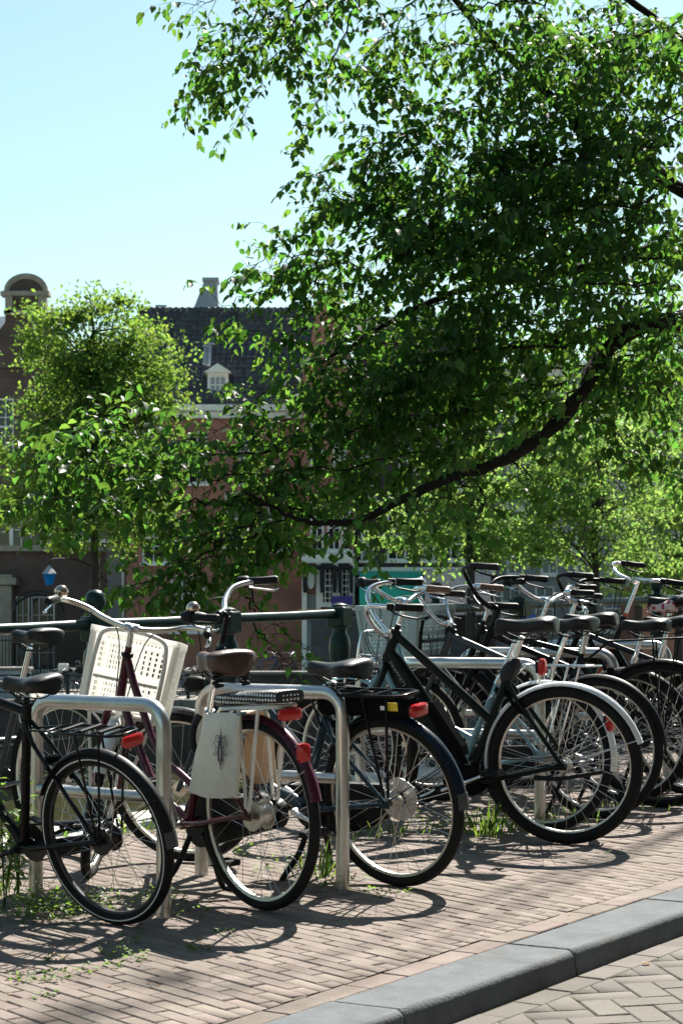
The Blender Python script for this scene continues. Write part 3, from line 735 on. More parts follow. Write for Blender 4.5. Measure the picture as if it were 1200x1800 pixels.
    if g('kickstand'):
        kx, kz = .30, .20
        if g('kickstand') == 'double':
            for s_ in (-1, 1): MB().tube(spline([V((.40, s_*.03, .24)), V((.42, s_*.09, .12)), V((.47, s_*.16, .012)), V((.40, s_*.17, .008))], 5), .012, 8).build('kickstand', 'black_plastic', root, smooth=60)
        elif g('kickstand') == 'raised': MB().tube([V((.12, .066, R-.05)), V((.0, .075, R-.05)), V((-.20, .08, R-.01))], [.012, .01, .009], 8).build('kickstand', 'black_plastic', root, smooth=60)
        else: MB().tube([V((.12, .06, R-.06)), V((.20, .17, .012))], .009, 8).build('kickstand', 'black_plastic', root, smooth=60)
    if g('headlamp'):
        p = hb_+V((.07, 0, .05)); T = Sx@Matrix.Translation(p)@Matrix.Rotation(math.pi/2, 4, 'Y')
        MB().lathe([(0, -.05), (.02, -.05), (.032, -.02), (.036, .02), (.03, .03), (0, .034)], T, 18).build('head_lamp', g('headlamp'), root, smooth=40)
    if g('front_carrier'):
        fc = MB(); m_ = g('front_carrier'); x0 = WB-.16; z0 = g('fc_z', .80); x1 = x0+.30; hw = .13
        def q(x, y, z): return V((x, y, z))
        fc.tube(spline([q(x0, -hw, z0), q(x1-.03, -hw, z0), q(x1, -hw+.04, z0), q(x1, hw-.04, z0), q(x1-.03, hw, z0), q(x0, hw, z0)], 5), .008, 8)
        for f_ in (0, .33, .66): fc.tube([q(x0+.3*f_, -hw, z0), q(x0+.3*f_, hw, z0)], .006, 8)
        hh = g('fc_h', .24)
        fc.tube(spline([q(x0, -hw-.01, z0), q(x0-.015, -hw-.01, z0+hh*.75), q(x0-.02, -hw+.03, z0+hh), q(x0-.02, hw-.03, z0+hh), q(x0-.015, hw+.01, z0+hh*.75), q(x0, hw+.01, z0)], 6), .009, 8)
        fc.tube([q(x0-.012, -hw, z0+hh*.42), q(x0-.012, hw, z0+hh*.42)], .006, 8)
        for s_ in (-1, 1): fc.tube([q(x0+.08, s_*hw, z0), fh+V((0, s_*.065, 0))], .007, 8)
        fc.build('front_carrier', m_, root, M=Sx, smooth=60)
    if g('ring_lock', True):
        la = math.radians(52); rd = V((math.cos(la), 0, math.sin(la))); lc = rh+rd*(R-.015)
        MB().tube([lc+rd*(.058*math.cos(q))+V((0, .05*math.sin(q), 0)) for q in [math.radians(-140+i*280/14) for i in range(15)]], [.011]*15, 8, flat=.7).box(lc+rd*.06, (.03, .075, .03), bev=.008).build('ring_lock', 'matte_black', root, smooth=50)
    Mw = Matrix.LocRotScale(root.location, root.rotation_euler, root.scale)
    return dict(root=root, Sx=Sx, M=Mw, stt=stt, seat_d=seat_d, BB=BB, cl=cl, hb=hb_, ht=ht_, rh=rh, fh=fh)

def crate(label, M, L, Wd, H, mat, taper=.9, groups=2):
    """plastic crate with slotted walls; local x along the bike, y across, z up; open top"""
    loc = M.translation.copy()
    root = empty('crate', loc); tag(root, label, 'crate'); M3 = M.copy(); M3.translation = (0, 0, 0)
    def wall(w0, fn, name, cols):
        holes = []; gw = (w0-.05)/cols
        for c in range(cols):
            x0 = .025+c*gw+.012; ww = gw-.024; nn = max(4, int(ww/.021))
            for (z0, z1, rows) in ((.035*H/.3, .125*H/.3, 4), (.148*H/.3, .25*H/.3, 5)):
                dz = (z1-z0)/rows
                for r_ in range(rows):
                    for k in range(nn):
                        a = x0+ww*k/nn; holes.append((a+.0045, a+ww/nn-.0045, z0+dz*r_+.0030, z0+dz*(r_+1)-.0030))
        nn = int((w0-.12)/.016)
        for k in range(nn):
            a = .06+(w0-.12)*k/nn; holes.append((a+.005, a+.011, H*.875, H*.905))
        holed((0, w0), (0, H*.94), holes, .005, lambda x, z, d: M3@fn(x, z, d), name, mat, root)
    def k(z): return taper+(1-taper)*z/H
    wall(Wd, lambda x, z, d: Vector(((-L/2+d)*k(z), (x-Wd/2)*k(z), z)), 'wall', groups)
    wall(Wd, lambda x, z, d: Vector(((L/2-d)*k(z), (x-Wd/2)*k(z), z)), 'wall', groups)
    wall(L, lambda x, z, d: Vector(((x-L/2)*k(z), (-Wd/2+d)*k(z), z)), 'wall', groups)
    wall(L, lambda x, z, d: Vector(((x-L/2)*k(z), (Wd/2-d)*k(z), z)), 'wall', groups)
    mb = MB(); z1 = H
    for (a, b, c, d) in ((-1, -1, 1, -1), (1, -1, 1, 1), (1, 1, -1, 1), (-1, 1, -1, -1)):
        mb.bar(M3@Vector((a*(L/2+.004), b*(Wd/2+.004), z1-.012)), M3@Vector((c*(L/2+.004), d*(Wd/2+.004), z1-.012)), .016, .028, up=M3.to_3x3()@Vector((0, 0, 1)))
    mb.build('rim', mat, root, smooth=0)
    mb = MB(); t = taper*.97
    mb.box(M3@Vector((0, 0, .004)), (L*t, Wd*t, .006), M3.to_3x3().normalized()); mb.build('floor', mat, root, smooth=0)
    for (a, b) in ((-1, -1), (1, -1), (1, 1), (-1, 1)):
        MB().tube([M3@Vector((a*L/2*k(0)*.985, b*Wd/2*k(0)*.985, .002)), M3@Vector((a*L/2*.985, b*Wd/2*.985, H-.02))], .013, 8).build('corner_post', mat, root, smooth=60)
    return root

# black bike, front cut by the left edge
b1 = bike('black city bike with black carrier and short grey mud flap, leftmost in front', G(208, 1625), 38, dict(scale=.90, R=.345, WB=1.1, lean=-11, col='black_paint', tube=.019, frame='diamond', rim='rim_dark', stripe=True, tyre=.024, big_hub=True, nsp=32,
    rear_fender='black_plastic', flap='grey_paint', rf_arc=(25, 172), fender_w=.06, carrier='black_paint', carrier_z=.775, carrier_x=(.20, -.20), carrier_w=.07, clips=True, stay2=True, tail=[(-.205, .745, .022, .11, .045)],
    saddle_z=.96, saddle_x=.31, bbx=.47, saddle_W=.17, saddle_L=.28, post='black_paint', bars='flat', bar_w=.16, steer=25, bar_mat='black_paint', chaincase='guard', crank=-20, crank_mat='black_plastic', stem_mat='black_paint', bar_z=1.1, front_fender='black_plastic', seat_tube=.60, ht=.98, hb=.80))
# maroon bike with crate
b2 = bike('maroon step-through bike with brown sprung saddle and polka-dot carrier cushion', G(462, 1600), 51, dict(R=.348, lean=-3, col='maroon', frame='step', tyre=.02, saddle='saddle_brown', saddle_z=.915, saddle_x=.21, saddle_W=.215, saddle_L=.24, saddle_T=.075, springs=True, steer=-43,
    rear_fender='maroon', rf_arc=(20, 168), carrier='white_paint', carrier_z=.73, carrier_tilt=-.06, carrier_x=(.16, -.19), carrier_r=.008, tail=[(-.195, .722, .03, .10, .045), (-.262, .585, .035, .05, .075)],
    chaincase='full', case_mat='black_plastic', kickstand='double', bars='swept', bar_mat='rim_steel', bar_z=1.02, bell=1, crank=80, bar_w=.30, front_carrier='white_paint', fc_z=.67, fc_h=.33, stay_mat='alloy', hubr=.03, big_hub=True, seat_tube=.46, front_fender='white_fender', stem_mat='alloy', stem_fwd=.0))
# blue bike with battery under the carrier
b3 = bike('dark blue bike with black battery under rear carrier and yellow sticker', G(702, 1558), 39, dict(R=.335, WB=1.10, lean=-8, col='blue_paint', frame='wave', tube=.018, tyre=.022, stripe=False, disc=True, rear_fender='navy_paint', rf_arc=(30, 172), fender_w=.06, flap='grey_paint', carrier='black_paint', carrier_z=.76, carrier_x=(.33, -.13), carrier_w=.075, carrier_r=.0065, carrier_bars=(.2, .45, .7, .95),
    tail=[(-.15, .70, .03, .10, .05)], saddle_z=.86, saddle_x=.22, saddle_W=.19, saddle_L=.285, bars='city', bar_z=1.07, bar_mat='alloy', shifter=True, chaincase='full', case_mat='black_plastic', steer=20, crank=200, front_fender='grey_paint', kickstand='double', stem_mat='black_paint', headlamp='black_plastic', lever_mat='alloy', bell=1))
# dark green bike with battery in the frame and white rear mudguard
b4 = bike('dark green bike with thick battery tube, lettering and white rear mudguard', G(995, 1484), 23, dict(R=.355, WB=1.06, lean=-5, col='green_paint', frame='ebike', tube=.02, tyre=.027, rear_fender='white_fender', rf_arc=(-8, 163), fender_w=.058, stay_mat='spoke_steel', saddle_z=.985, saddle_x=.16, saddle_W=.165, saddle_L=.285, bars='high', bar_z=.935, bar_w=.27, steer=22, text='SWAPFIETS', crank=158, chaincase='open',
    post='alloy', seat_tube=.56, ht=.95, hb=.82, tail=[(.105, .79, .03, .05, .075)], stay_a=160, kickstand='raised', fork_col='green_paint', stays=True, lever_mat='black_plastic', bbz=.27))
# light teal bike behind the green one
b5 = bike('light teal bike with silver tubular front carrier, mostly hidden behind the dark green bike', G(957, 1462), 33, dict(R=.345, col='teal_paint', frame='step', rear_fender='white_fender', rf_arc=(60, 188), tail=[(-.315, .52, .03, .055, .085)], saddle_z=.95, saddle_x=.14, saddle_W=.2, bars='city', bar_z=1.08, steer=-10, front_carrier='chrome', fc_z=.72, fc_h=.20, carrier='chrome', carrier_z=.775, carrier_x=(.12, -.26), chaincase='full', case_mat='black_plastic', front_fender='teal_paint', grip='black_plastic', kickstand='single', lean=1, shifter=True, rim='rim_steel'))
# grey bike with the grey crate
b6 = bike('dark grey bike carrying the grey-green crate, brown grips on silver bars', G(1050, 1440), 34, dict(R=.345, col='grey_paint', frame='diamond', rear_fender='black_plastic', saddle_z=.96, saddle_x=.15, bars='high', bar_z=.95, grip='leather_grip', steer=4, front_carrier='black_paint', fc_z=.78, fc_h=.2, chaincase='open', kickstand='single', rf_arc=(30, 175), bell=1))
# black bike at right
b7 = bike('black bike with long rear carrier, whole rear wheel showing near the right edge', G(1160, 1419), 17, dict(R=.37, WB=1.14, col='black_paint', frame='diamond', tyre=.021, rim='rim_dark', rear_fender='black_paint', rf_arc=(20, 186), carrier='black_paint', carrier_z=.845, carrier_x=(.26, -.16), carrier_w=.06, carrier_tilt=-.05, saddle_z=.965, saddle_x=.36, saddle_W=.20, saddle_L=.28, bbx=.52, seat_tube=.54, bars='high', bar_z=1.02, steer=-14, bar_mat='black_paint', stem_mat='black_paint', lever_mat='black_plastic', chaincase='open', kickstand='single', stay_a=95, stay_mat='black_plastic', post='rim_steel'))
b8 = bike('navy bike with broad navy saddle, cut by the right edge', G(1262, 1392), 18, dict(R=.35, col='navy_paint', frame='diamond', rear_fender='black_plastic', saddle_z=.93, saddle_x=.26, saddle_W=.19, saddle_L=.30, bars='city', bar_z=1.04, steer=10, chaincase='open', tail=[(-.30, .72, .03, .06, .07)], rf_arc=(30, 180), bar_mat='chrome'))
b9 = bike('black bike with red and white floral saddle cover behind the navy bike', G(1275, 1372), 20, dict(R=.35, col='black_paint', frame='step', rear_fender='black_plastic', saddle_z=1.03, saddle_x=.30, saddle_W=.20, saddle_L=.30, bars='high', bar_z=.98, steer=-6, chaincase='open', rf_arc=(30, 180), bar_mat='black_paint', lever_mat='black_plastic'))
b10 = bike('bike with orange fork and wide swept silver handlebar behind the others at right', G(1345, 1362), 16, dict(R=.35, col='black_paint', fork_col='orange_paint', frame='wave', rear_fender='black_plastic', saddle_z=.97, bars='swept', bar_z=1.14, bar_w=.36, steer=28, chaincase='open', rf_arc=(30, 180), lever_mat='black_plastic', front_fender='black_plastic'))
b11 = bike('bike with bare rear tyre behind the leftmost rack, dark grey saddle', G(112, 1503), 40, dict(R=.345, col='grey_paint', frame='diamond', saddle_z=.965, saddle_x=.20, saddle_W=.19, bars='flat', bar_w=.16, steer=40, bar_mat='black_paint', chaincase='open', kickstand='single', lever_mat='black_plastic'))

b12 = bike('black bike wedged behind the teal bike, only bars and saddle clear', G(1100, 1412), 27, dict(R=.345, col='black_paint', frame='diamond', rear_fender='black_plastic', saddle_z=.94, saddle_x=.2, bars='city', bar_z=1.02, steer=34, bar_mat='black_paint', lever_mat='black_plastic', chaincase='open', kickstand='single', rf_arc=(30, 178), lean=2, front_fender='black_plastic'))
b13 = bike('black bike with grey bars squeezed behind the long black carrier', G(1215, 1398), 22, dict(R=.35, col='black_paint', frame='step', rear_fender='black_plastic', saddle_z=.92, saddle_x=.24, bars='city', bar_z=1.05, steer=-28, chaincase='open', kickstand='single', rf_arc=(30, 178), lean=-3, shifter=True, bar_mat='alloy'))
# --- things carried by the bikes
M_ = b2['M']@b2['Sx']@Matrix.Translation((1.10, 0, .685))
crate('cream plastic crate with slotted sides on the front of the maroon bike', M_, .28, .345, .32, 'crate_cream', taper=.95)
M_ = b6['M']@b6['Sx']@Matrix.Translation((1.09, 0, .785))
crate('grey-green plastic crate on front carrier behind the dark green handlebar', M_, .34, .42, .26, 'crate_grey', taper=.86)
# ------------------------------------------------------------------ canal railing of the near quay
S_R = S_Q1-.16
def rail_t(px):   # place along the quay where the railing line crosses a photo column
    q = (px-600)/F; Y = S_R/(N.x*q+N.y); return U.x*q*Y+U.y*Y
rt = [rail_t(x) for x in (168, 420, 600, 765, 912)]
step = (rt[-1]-rt[0])/4; ts = [rt[0]+step*i for i in range(-3, 12)]
railing = empty('canal_railing', P(ts[0], S_R)); tag(railing, 'dark green cast-iron canal railing with round rails and urn-shaped posts', 'railing')
for i, t in enumerate(ts):
    b = P(t, S_R); ball = (i % 3 == 0)
    T = Matrix.Translation(b)
    prof = [(0, -.1), (.075, -.1), (.075, .05), (.06, .07), (.05, .12), (.045, .30), (.048, .42), (.058, .46), (.05, .50), (.043, .58), (.046, .66), (.058, .74), (.062, .80), (.055, .85), (.04, .875), (.042, .90)]
    mb = MB().lathe(prof, T, 20)
    mb.box(b+Vector((0, 0, .965)), (.115, .115, .12), QRm, bev=.012)
    if ball:
        mb.lathe([(.03, 1.02), (.025, 1.045), (.035, 1.055), (.046, 1.075), (.052, 1.10), (.046, 1.13), (.03, 1.148), (0, 1.155)], T, 20)
    else: mb.lathe([(.05, 1.02), (.045, 1.035), (.02, 1.045), (0, 1.047)], T, 16)
    adopt(mb.build('post', 'rail_green', None, smooth=40), railing)
for i in range(len(ts)-1):
    for h, r in ((.985, .027), (.47, .022)):
        mb = MB().tube([P(ts[i], S_R, h), P((ts[i]+ts[i+1])/2, S_R, h-.004), P(ts[i+1], S_R, h)], r, 14)
        adopt(mb.build('rail', 'rail_green', None, smooth=60), railing)

# unseen houses along the road behind the camera, added to block skylight fill
for k in range(5):
    t0_ = -16+k*7.2; root = empty('street_house', P(t0_+3.5, -4.6)); tag(root, ('%s unseen brick house along the road behind the viewer, added to block skylight' % ('first', 'second', 'third', 'fourth', 'fifth')[k]), 'house', 'unseen houses added behind the viewer')
    M_ = Matrix.Translation(P(t0_, -4.6))@Matrix.Rotation(math.pi/2-AK, 4, 'Z')
    hs_ = [(1.0+1.9*i, 2.2+1.9*i, .9+3.3*j, 2.9+3.3*j) for i in range(3) for j in range(4)]; Hh = 13.5+(k*37 % 3)*.8
    adopt(holed((0, 7.1), (-.6, Hh), hs_, .3, lambda x, z, d_: M_@Vector((x, -d_, z)), 'wall', 'brick_dark'), root)
    for h_ in hs_: adopt(MB().quad(M_@Vector((h_[0], -.15, h_[2])), M_@Vector((h_[1], -.15, h_[2])), M_@Vector((h_[1], -.15, h_[3])), M_@Vector((h_[0], -.15, h_[3]))).build('pane', 'glass', None, smooth=0, fix=False), root)
    adopt(MB().box((0, 0, 0), (7.1, .6, .3), M_.to_3x3()).build('cornice', 'cornice_white', None, smooth=0, M=Matrix.Translation(M_@Vector((3.55, 0, Hh)))), root)

# ------------------------------------------------------------------ water, far quay, far street
ZS, ZW = -2.05, -4.4
mb = MB(); mb.quad((-200, 2, ZW), (400, 2, ZW), (400, 69, ZW), (-200, 69, ZW)); tag(mb.build('canal_water', 'water', smooth=0, fix=False), kind='structure')
mb = MB(); mb.quad((-400, 68.2, ZS), (400, 68.2, ZS), (400, 900, ZS), (-400, 900, ZS)); tag(mb.build('far_street', 'asphalt', smooth=0, fix=False), kind='structure')
fw = empty('far_quay_wall', (0, 68, ZW)); tag(fw, 'dark brick quay wall with pale coping across the canal', 'wall')
adopt(MB().box((40, 68.25, (ZW-2+ZS-.25)/2), (200, .5, ZS-.25-ZW+2)).build('wall', 'brick_dark', None, smooth=0), fw)
for i in range(-12, 24):
    adopt(MB().box((i*1.6, 68.2, ZS-.10), (1.58, .7, .30), bev=.03).build('coping_stone', 'far_wall_stone', None, smooth=0), fw)
# parapet / landing stage on the right of the gap
pp = empty('stone_parapet', at(560, 1200, 60)); tag(pp, 'low dark stone parapet across the canal behind the blue bike saddle', 'parapet')
x0, x1 = at(432, 0, 60).x, at(1500, 0, 60).x; zt = at(0, 1181, 60).z
k = 0; x = x0
while x < x1:
    adopt(MB().box((x+.9, 60, zt-.5), (1.79, .55, .86), bev=.02).build('block', 'brick_dark', None, smooth=0), pp)
    adopt(MB().box((x+.9, 60, zt-.03), (1.795, .7, .1), bev=.02).build('coping_stone', 'far_wall_stone', None, smooth=0), pp); x += 1.8
adopt(MB().box(((x0+x1)/2, 60.2, zt-3.2), (x1-x0, .4, 4.6)).build('wall', 'brick_dark', None, smooth=0), pp)
# railing of the far quay
fr_ = empty('far_railing', (0, 68.6, ZS)); tag(fr_, 'thin green two-rail railing along the far quay', 'railing')
for i in range(-8, 5):
    x = -9.1+i*1.42+8*1.42-2
    adopt(MB().box((x, 68.5, ZS+.45), (.13, .13, .9), bev=.02).box((x, 68.5, ZS+.93), (.19, .19, .08), bev=.02).build('post', 'rail_green', None, smooth=0), fr_)
for z in (.88, .30): adopt(MB().tube([(-14, 68.5, ZS+z), (2.5, 68.5, ZS+z)], .035, 8).build('rail', 'rail_green', None, smooth=60), fr_)
# stone pier on the far quay
pr_ = empty('stone_pier', at(22, 1215, 70)); tag(pr_, 'square grey stone pier on the far quay near the iron fence', 'pier')
zb = ZS
for i in range(6):
    adopt(MB().box(at(22, 0, 70)*Vector((1, 1, 0)).x+Vector((0, 70, zb+.09+i*.17)) if False else Vector((at(22, 0, 70).x, 70, zb+.09+i*.17)), (1.25, .8, .165), bev=.015).build('block', 'lead_grey', None, smooth=0), pr_)
adopt(MB().box(Vector((at(22, 0, 70).x, 70, zb+1.08)), (1.4, .95, .1), bev=.02).build('cap', 'far_wall_stone', None, smooth=0), pr_)

# ------------------------------------------------------------------ houses
def window(parent, x, z, w_, h, Y, nx, nz, fm='cornice_white', glass_m='glass', sill=True, fw_=.09, inset=.10, arch=False):
    """sash window set in an opening: x,z lower left corner"""
    f = MB(); y = Y+inset
    f.box((x+fw_/2, y, z+h/2), (fw_, .1, h)).box((x+w_-fw_/2, y, z+h/2), (fw_, .1, h)).box((x+w_/2, y+.002, z+fw_/2), (w_-.01, .1, fw_)).box((x+w_/2, y+.002, z+h-fw_/2), (w_-.01, .1, fw_))
    f.box((x+w_/2, y-.01, z+h*.5), (w_-fw_*1.5, .09, .09))
    for i in range(1, nx): f.box((x+w_*i/nx, y+.01, z+h/2), (.045, .06, h-fw_*1.5))
    for j in range(1, nz): f.box((x+w_/2, y+.013, z+h*j/nz), (w_-fw_*1.5, .055, .045))
    o = adopt(f.build('window', fm, None, smooth=0), parent)
    pn = MB().quad((x, y+.045, z), (x+w_, y+.045, z), (x+w_, y+.045, z+h), (x, y+.045, z+h)).build('pane', glass_m, None, smooth=0, fix=False); pn.parent = o
    pn.matrix_parent_inverse = Matrix.Identity(4)
    if sill:
        s_ = MB().box((x+w_/2, Y-.05, z-.06), (w_+.2, .26, .12)).build('sill', fm, None, smooth=0); s_.parent = o
    return o
def facade(parent, x0, x1, z0, z1, Y, holes, mat):
    holed((x0, x1), (z0, z1), holes, .3, lambda x, z, d: Vector((x, Y+d, z)), 'wall', mat).parent = parent
    q = [o for o in bpy.data.objects if o.parent == parent][-1]
def house(name, label, px0, px1, pyt, Y, mat, wins, gm='glass', fm='cornice_white', depth=9, extra_holes=(), cornice=True, z0=None):
    """wins: (px, py_top, px_width, py_bottom, nx, nz) in photo pixels at distance Y"""
    x0, x1 = at(px0, 0, Y).x, at(px1, 0, Y).x; z1 = at(0, pyt, Y).z; z0 = ZS-.1 if z0 is None else z0
    root = empty(name, (x0, Y, ZS)); tag(root, label, 'house')
    hs = []
    for wn in wins:
        a, b = at(wn[0], wn[3], Y), at(wn[0]+wn[2], wn[1], Y); hs.append((a.x, b.x, a.z, b.z))
    wl = holed((x0, x1), (z0, z1), hs+list(extra_holes), .3, lambda x, z, d: Vector((x, Y+d, z)), 'wall', mat); adopt(wl, root)
    bk = MB().box(((x0+x1)/2, Y+depth/2+.6, (z0+z1)/2), (x1-x0-.04, depth-.4, z1-z0-.02)).build('body', mat, None, smooth=0); adopt(bk, root)
    for wn, h in zip(wins, hs): window(root, h[0], h[2], h[1]-h[0], h[3]-h[2], Y, wn[4], wn[5], fm, wn[6] if len(wn) > 6 else gm)
    if cornice:
        adopt(MB().box(((x0+x1)/2, Y-.12, z1-.1), (x1-x0+.2, .6, .28)).box(((x0+x1)/2, Y-.03, z1-.42), (x1-x0+.05, .36, .3)).build('cornice', fm, None, smooth=0), root)
    return root, x0, x1, z1
def tiled_roof(root, x0, x1, z0, z1, y0, y1, mat='roof_tile', limit=300):
    """sloping plane with overlapping tiles"""
    adopt(MB().prism([(x0, y0+.05, z0-.05), (x0, y1, z1-.05), (x0, 2*y1-y0, z0-.05)], (x1-x0, 0, 0)).build('roof', 'roof_tile', None, smooth=0), root)
    rf = [o for o in bpy.data.objects if o.parent == root and o.name.startswith('roof')][-1]
    d = Vector((0, y1-y0, z1-z0)); L = d.length; d.normalize(); nrm = Vector((0, -d.z, d.y))
    tw, th = .30, .33; nr, nc = int(L/th)+1, int((x1-x0)/tw)
    tp = MB(); n = 5
    for (yy, lift) in ((0, .045), (th*1.1, .005)):
        for j in range(n+1):
            u = j/n; tp.v.append(Vector((u*tw*.99, 0, 0))+d*yy+nrm*(lift+.035*math.sin(u*2*math.pi)))
    for j in range(n): tp.face((j, j+1, j+n+2, j+n+1))
    for j in range(n+1): tp.v.append(tp.v[j]-nrm*.04)
    for j in range(n): tp.face((j, j+2*(n+1), j+1+2*(n+1), j+1))
    me = bpy.data.meshes.new('roof_tile'); me.from_pydata([tuple(v) for v in tp.v], [], tp.f); me.materials.append(MATS[mat])
    V0 = np.array([tuple(v) for v in tp.v]); rest = []
    cells = [(r, c) for r in range(nr) for c in range(nc)]
    cells.sort(key=lambda q: 0 if in_frame(Vector((x0+q[1]*tw, y0, z0))+d*(q[0]*th), -30) and q[0] > 4 else 1)
    for i, (r, c) in enumerate(cells):
        p = Vector((x0+c*tw+(tw/2 if r % 2 else 0)*0, y0, z0))+d*(r*th)+nrm*random.uniform(-.012, .012)
        if i < limit:
            o = bpy.data.objects.new('roof_tile', me); COL.objects.link(o); o.parent = rf; o.location = p
        else: rest.append(p)
    if rest:
        Vs = np.concatenate([V0+np.array(p) for p in rest]); nv = len(V0)
        quads = np.array(tp.f); Fs = np.concatenate([quads+i*nv for i in range(len(rest))])
        o = npmesh('roof_tiles', Vs, Fs, mat, rf); tag(o, kind='stuff')
    return rf
# left: dark brick mansion with iron gate and ornate gable
hA, ax0, ax1, az1 = house('brick_mansion', 'dark brown brick mansion with ornate gable and arched iron gate at left', -120, 219, 640, 95, 'brick_brown',
    [(28, 1048, 24, 1180, 2, 4), (55, 1048, 42, 1180, 3, 4), (-60, 880, 80, 962, 3, 3), (20, 870, 70, 962, 4, 3), (130, 860, 60, 950, 3, 3), (-5, 700, 30, 800, 2, 3), (120, 700, 50, 800, 2, 3)], cornice=False)
Y = 95
adopt(MB().box((at(80, 0, Y).x, Y-.15, at(0, 964, Y).z), (ax1-ax0, .5, .28)).build('ledge', 'stone_trim', None, smooth=0), hA)
adopt(MB().box((at(8, 0, Y).x, Y-.5, (at(0, 1030, Y).z+ZS)/2), (1.0, .8, at(0, 1030, Y).z-ZS)).box((at(8, 0, Y).x, Y-.5, at(0, 1022, Y).z), (1.5, 1.1, .35)).box((at(6, 0, Y).x, Y-.5, at(0, 1014, Y).z), (1.2, 1.0, .2)).build('gate_pillar', 'stone_trim', None, smooth=0), hA)
adopt(MB().tube([(at(219, 0, Y).x-.05, Y-.1, ZS), (at(219, 0, Y).x-.05, Y-.1, at(0, 960, Y).z)], .07, 8).build('drain_pipe', 'cornice_white', None), hA)
adopt(MB().box((at(205, 0, Y).x, Y-.06, at(0, 1060, Y).z), (.9, .12, 5.2)).build('plaster_strip', 'door_grey', None, smooth=0), hA)
gx, gw = at(48, 0, Y).x, at(86, 0, Y).x-at(10, 0, Y).x; gz0, gz1 = at(0, 640, Y).z-.2, at(0, 525, Y).z
gab = MB(); xl = at(14, 0, Y).x; xr = at(82, 0, Y).x
out = [(xl-1.6, Y-.2, gz0), (xr+1.6, Y-.2, gz0), (xr+.9, Y-.2, gz0+1.2), (xr+.1, Y-.2, gz0+2.2), (xr, Y-.2, gz1), (xl, Y-.2, gz1), (xl-.1, Y-.2, gz0+2.2), (xl-.9, Y-.2, gz0+1.2)]
adopt(gab.prism(out, (0, .6, 0)).build('gable', 'brick_brown', None, smooth=0), hA)
cx, cw = (xl+xr)/2, (xr-xl)/2
ar = [(cx+cw*1.0*math.cos(a), Y-.3, gz1+.25+.75*math.sin(a)) for a in [math.pi*i/14 for i in range(15)]]
adopt(MB().prism(ar, (0, .7, 0)).build('pediment', 'brick_brown', None, smooth=0), hA)
adopt(MB().tube([(q[0], Y-.25, q[2]+.06) for q in ar], .16, 6).box((cx, Y-.3, gz1+.16), (cw*2.5, .8, .22)).box((cx, Y-.25, gz1-.75), (cw*2.2, .7, .2)).box((xl+.15, Y-.25, gz1-.3), (.35, .7, 1.0)).box((xr-.15, Y-.25, gz1-.3), (.35, .7, 1.0)).build('gable_moulding', 'stone_trim', None, smooth=0), hA)
adopt(MB().prism([(xl-9, Y+.5, gz0), (xl-.5, Y+.5, gz0), (xl-.5, Y+4, gz1-.2), (xl-9, Y+4, gz1-1.2)], (0, .4, 0)).build('roof', 'lead_grey', None, smooth=0), hA)
# iron gate with arch and spiked fence
gt = empty('iron_gate', at(62, 1180, 93)); tag(gt, 'black arched iron gate in front of white windows', 'gate')
Yg = 93; x0, x1 = at(24, 0, Yg).x, at(112, 0, Yg).x
mb = MB(); aa = [((x0+x1)/2+(x1-x0)/2*math.cos(a), Yg, at(0, 1078, Yg).z+.9*math.sin(a)) for a in [math.pi*i/16 for i in range(17)]]
mb.tube(aa, .07, 6); mb.tube([(p[0], p[1], p[2]+.18) for p in aa], .04, 6)
adopt(mb.build('arch', 'gate_iron', None), gt)
for i in range(19):
    x = x0+(x1-x0)*i/18; a = math.acos(max(-1, min(1, (x-(x0+x1)/2)/((x1-x0)/2)))); top = at(0, 1078, Yg).z+.9*math.sin(a)
    adopt(MB().tube([(x, Yg, ZS), (x, Yg, top)], .025, 5).build('bar', 'gate_iron', None), gt)
for z in (ZS+.4, ZS+2.2): adopt(MB().box(((x0+x1)/2, Yg, z), (x1-x0, .05, .08)).build('crossbar', 'gate_iron', None, smooth=0), gt)
fn_ = empty('iron_fence', at(100, 1187, 90)); tag(fn_, 'low black spiked iron fence before the mansion at left', 'fence')
Yf = 90; x0 = at(-80, 0, Yf).x
for i in range(64):
    x = x0+i*.16; tall = i > 22
    adopt(MB().tube([(x, Yf, ZS), (x, Yf, ZS+1.95), (x, Yf, ZS+2.1)], [.022, .022, .004], 4).build('bar', 'gate_iron', None, smooth=0), fn_)
for z in (.25, 1.8): adopt(MB().box((x0+5, Yf, ZS+z), (10.4, .05, .06)).build('rail', 'gate_iron', None, smooth=0), fn_)
# blue lantern on a bracket
lb = at(87, 1028, 88); ln = empty('street_lantern', (lb.x, 88, ZS)); tag(ln, 'blue glass lantern hanging above the iron gate', 'lantern')
hx = [Vector((math.cos(math.pi*i/3+.5), math.sin(math.pi*i/3+.5), 0)) for i in range(6)]
zz = lb.z
adopt(MB().loft([[Vector((lb.x, 88, zz))+q*.17 for q in hx], [Vector((lb.x, 88, zz+.5))+q*.30 for q in hx]]).build('glass_body', 'glass_blue', None, smooth=0), ln)
adopt(MB().loft([[Vector((lb.x, 88, zz+.5))+q*.36 for q in hx], [Vector((lb.x, 88, zz+.75))+q*.14 for q in hx], [Vector((lb.x, 88, zz+.9))+q*.03 for q in hx]]).build('hood', 'lead_grey', None, smooth=0), ln)
adopt(MB().tube(spline([(lb.x, 88, zz+.9), (lb.x+.2, 88.3, zz+1.2), (lb.x+1.2, 91, zz+1.1), (lb.x+1.8, 95, zz+.2)], 6), .03, 6).tube([(lb.x, 88, zz-.02), (lb.x, 88, zz-.1)], .1, 6).build('bracket', 'gate_iron', None), ln)

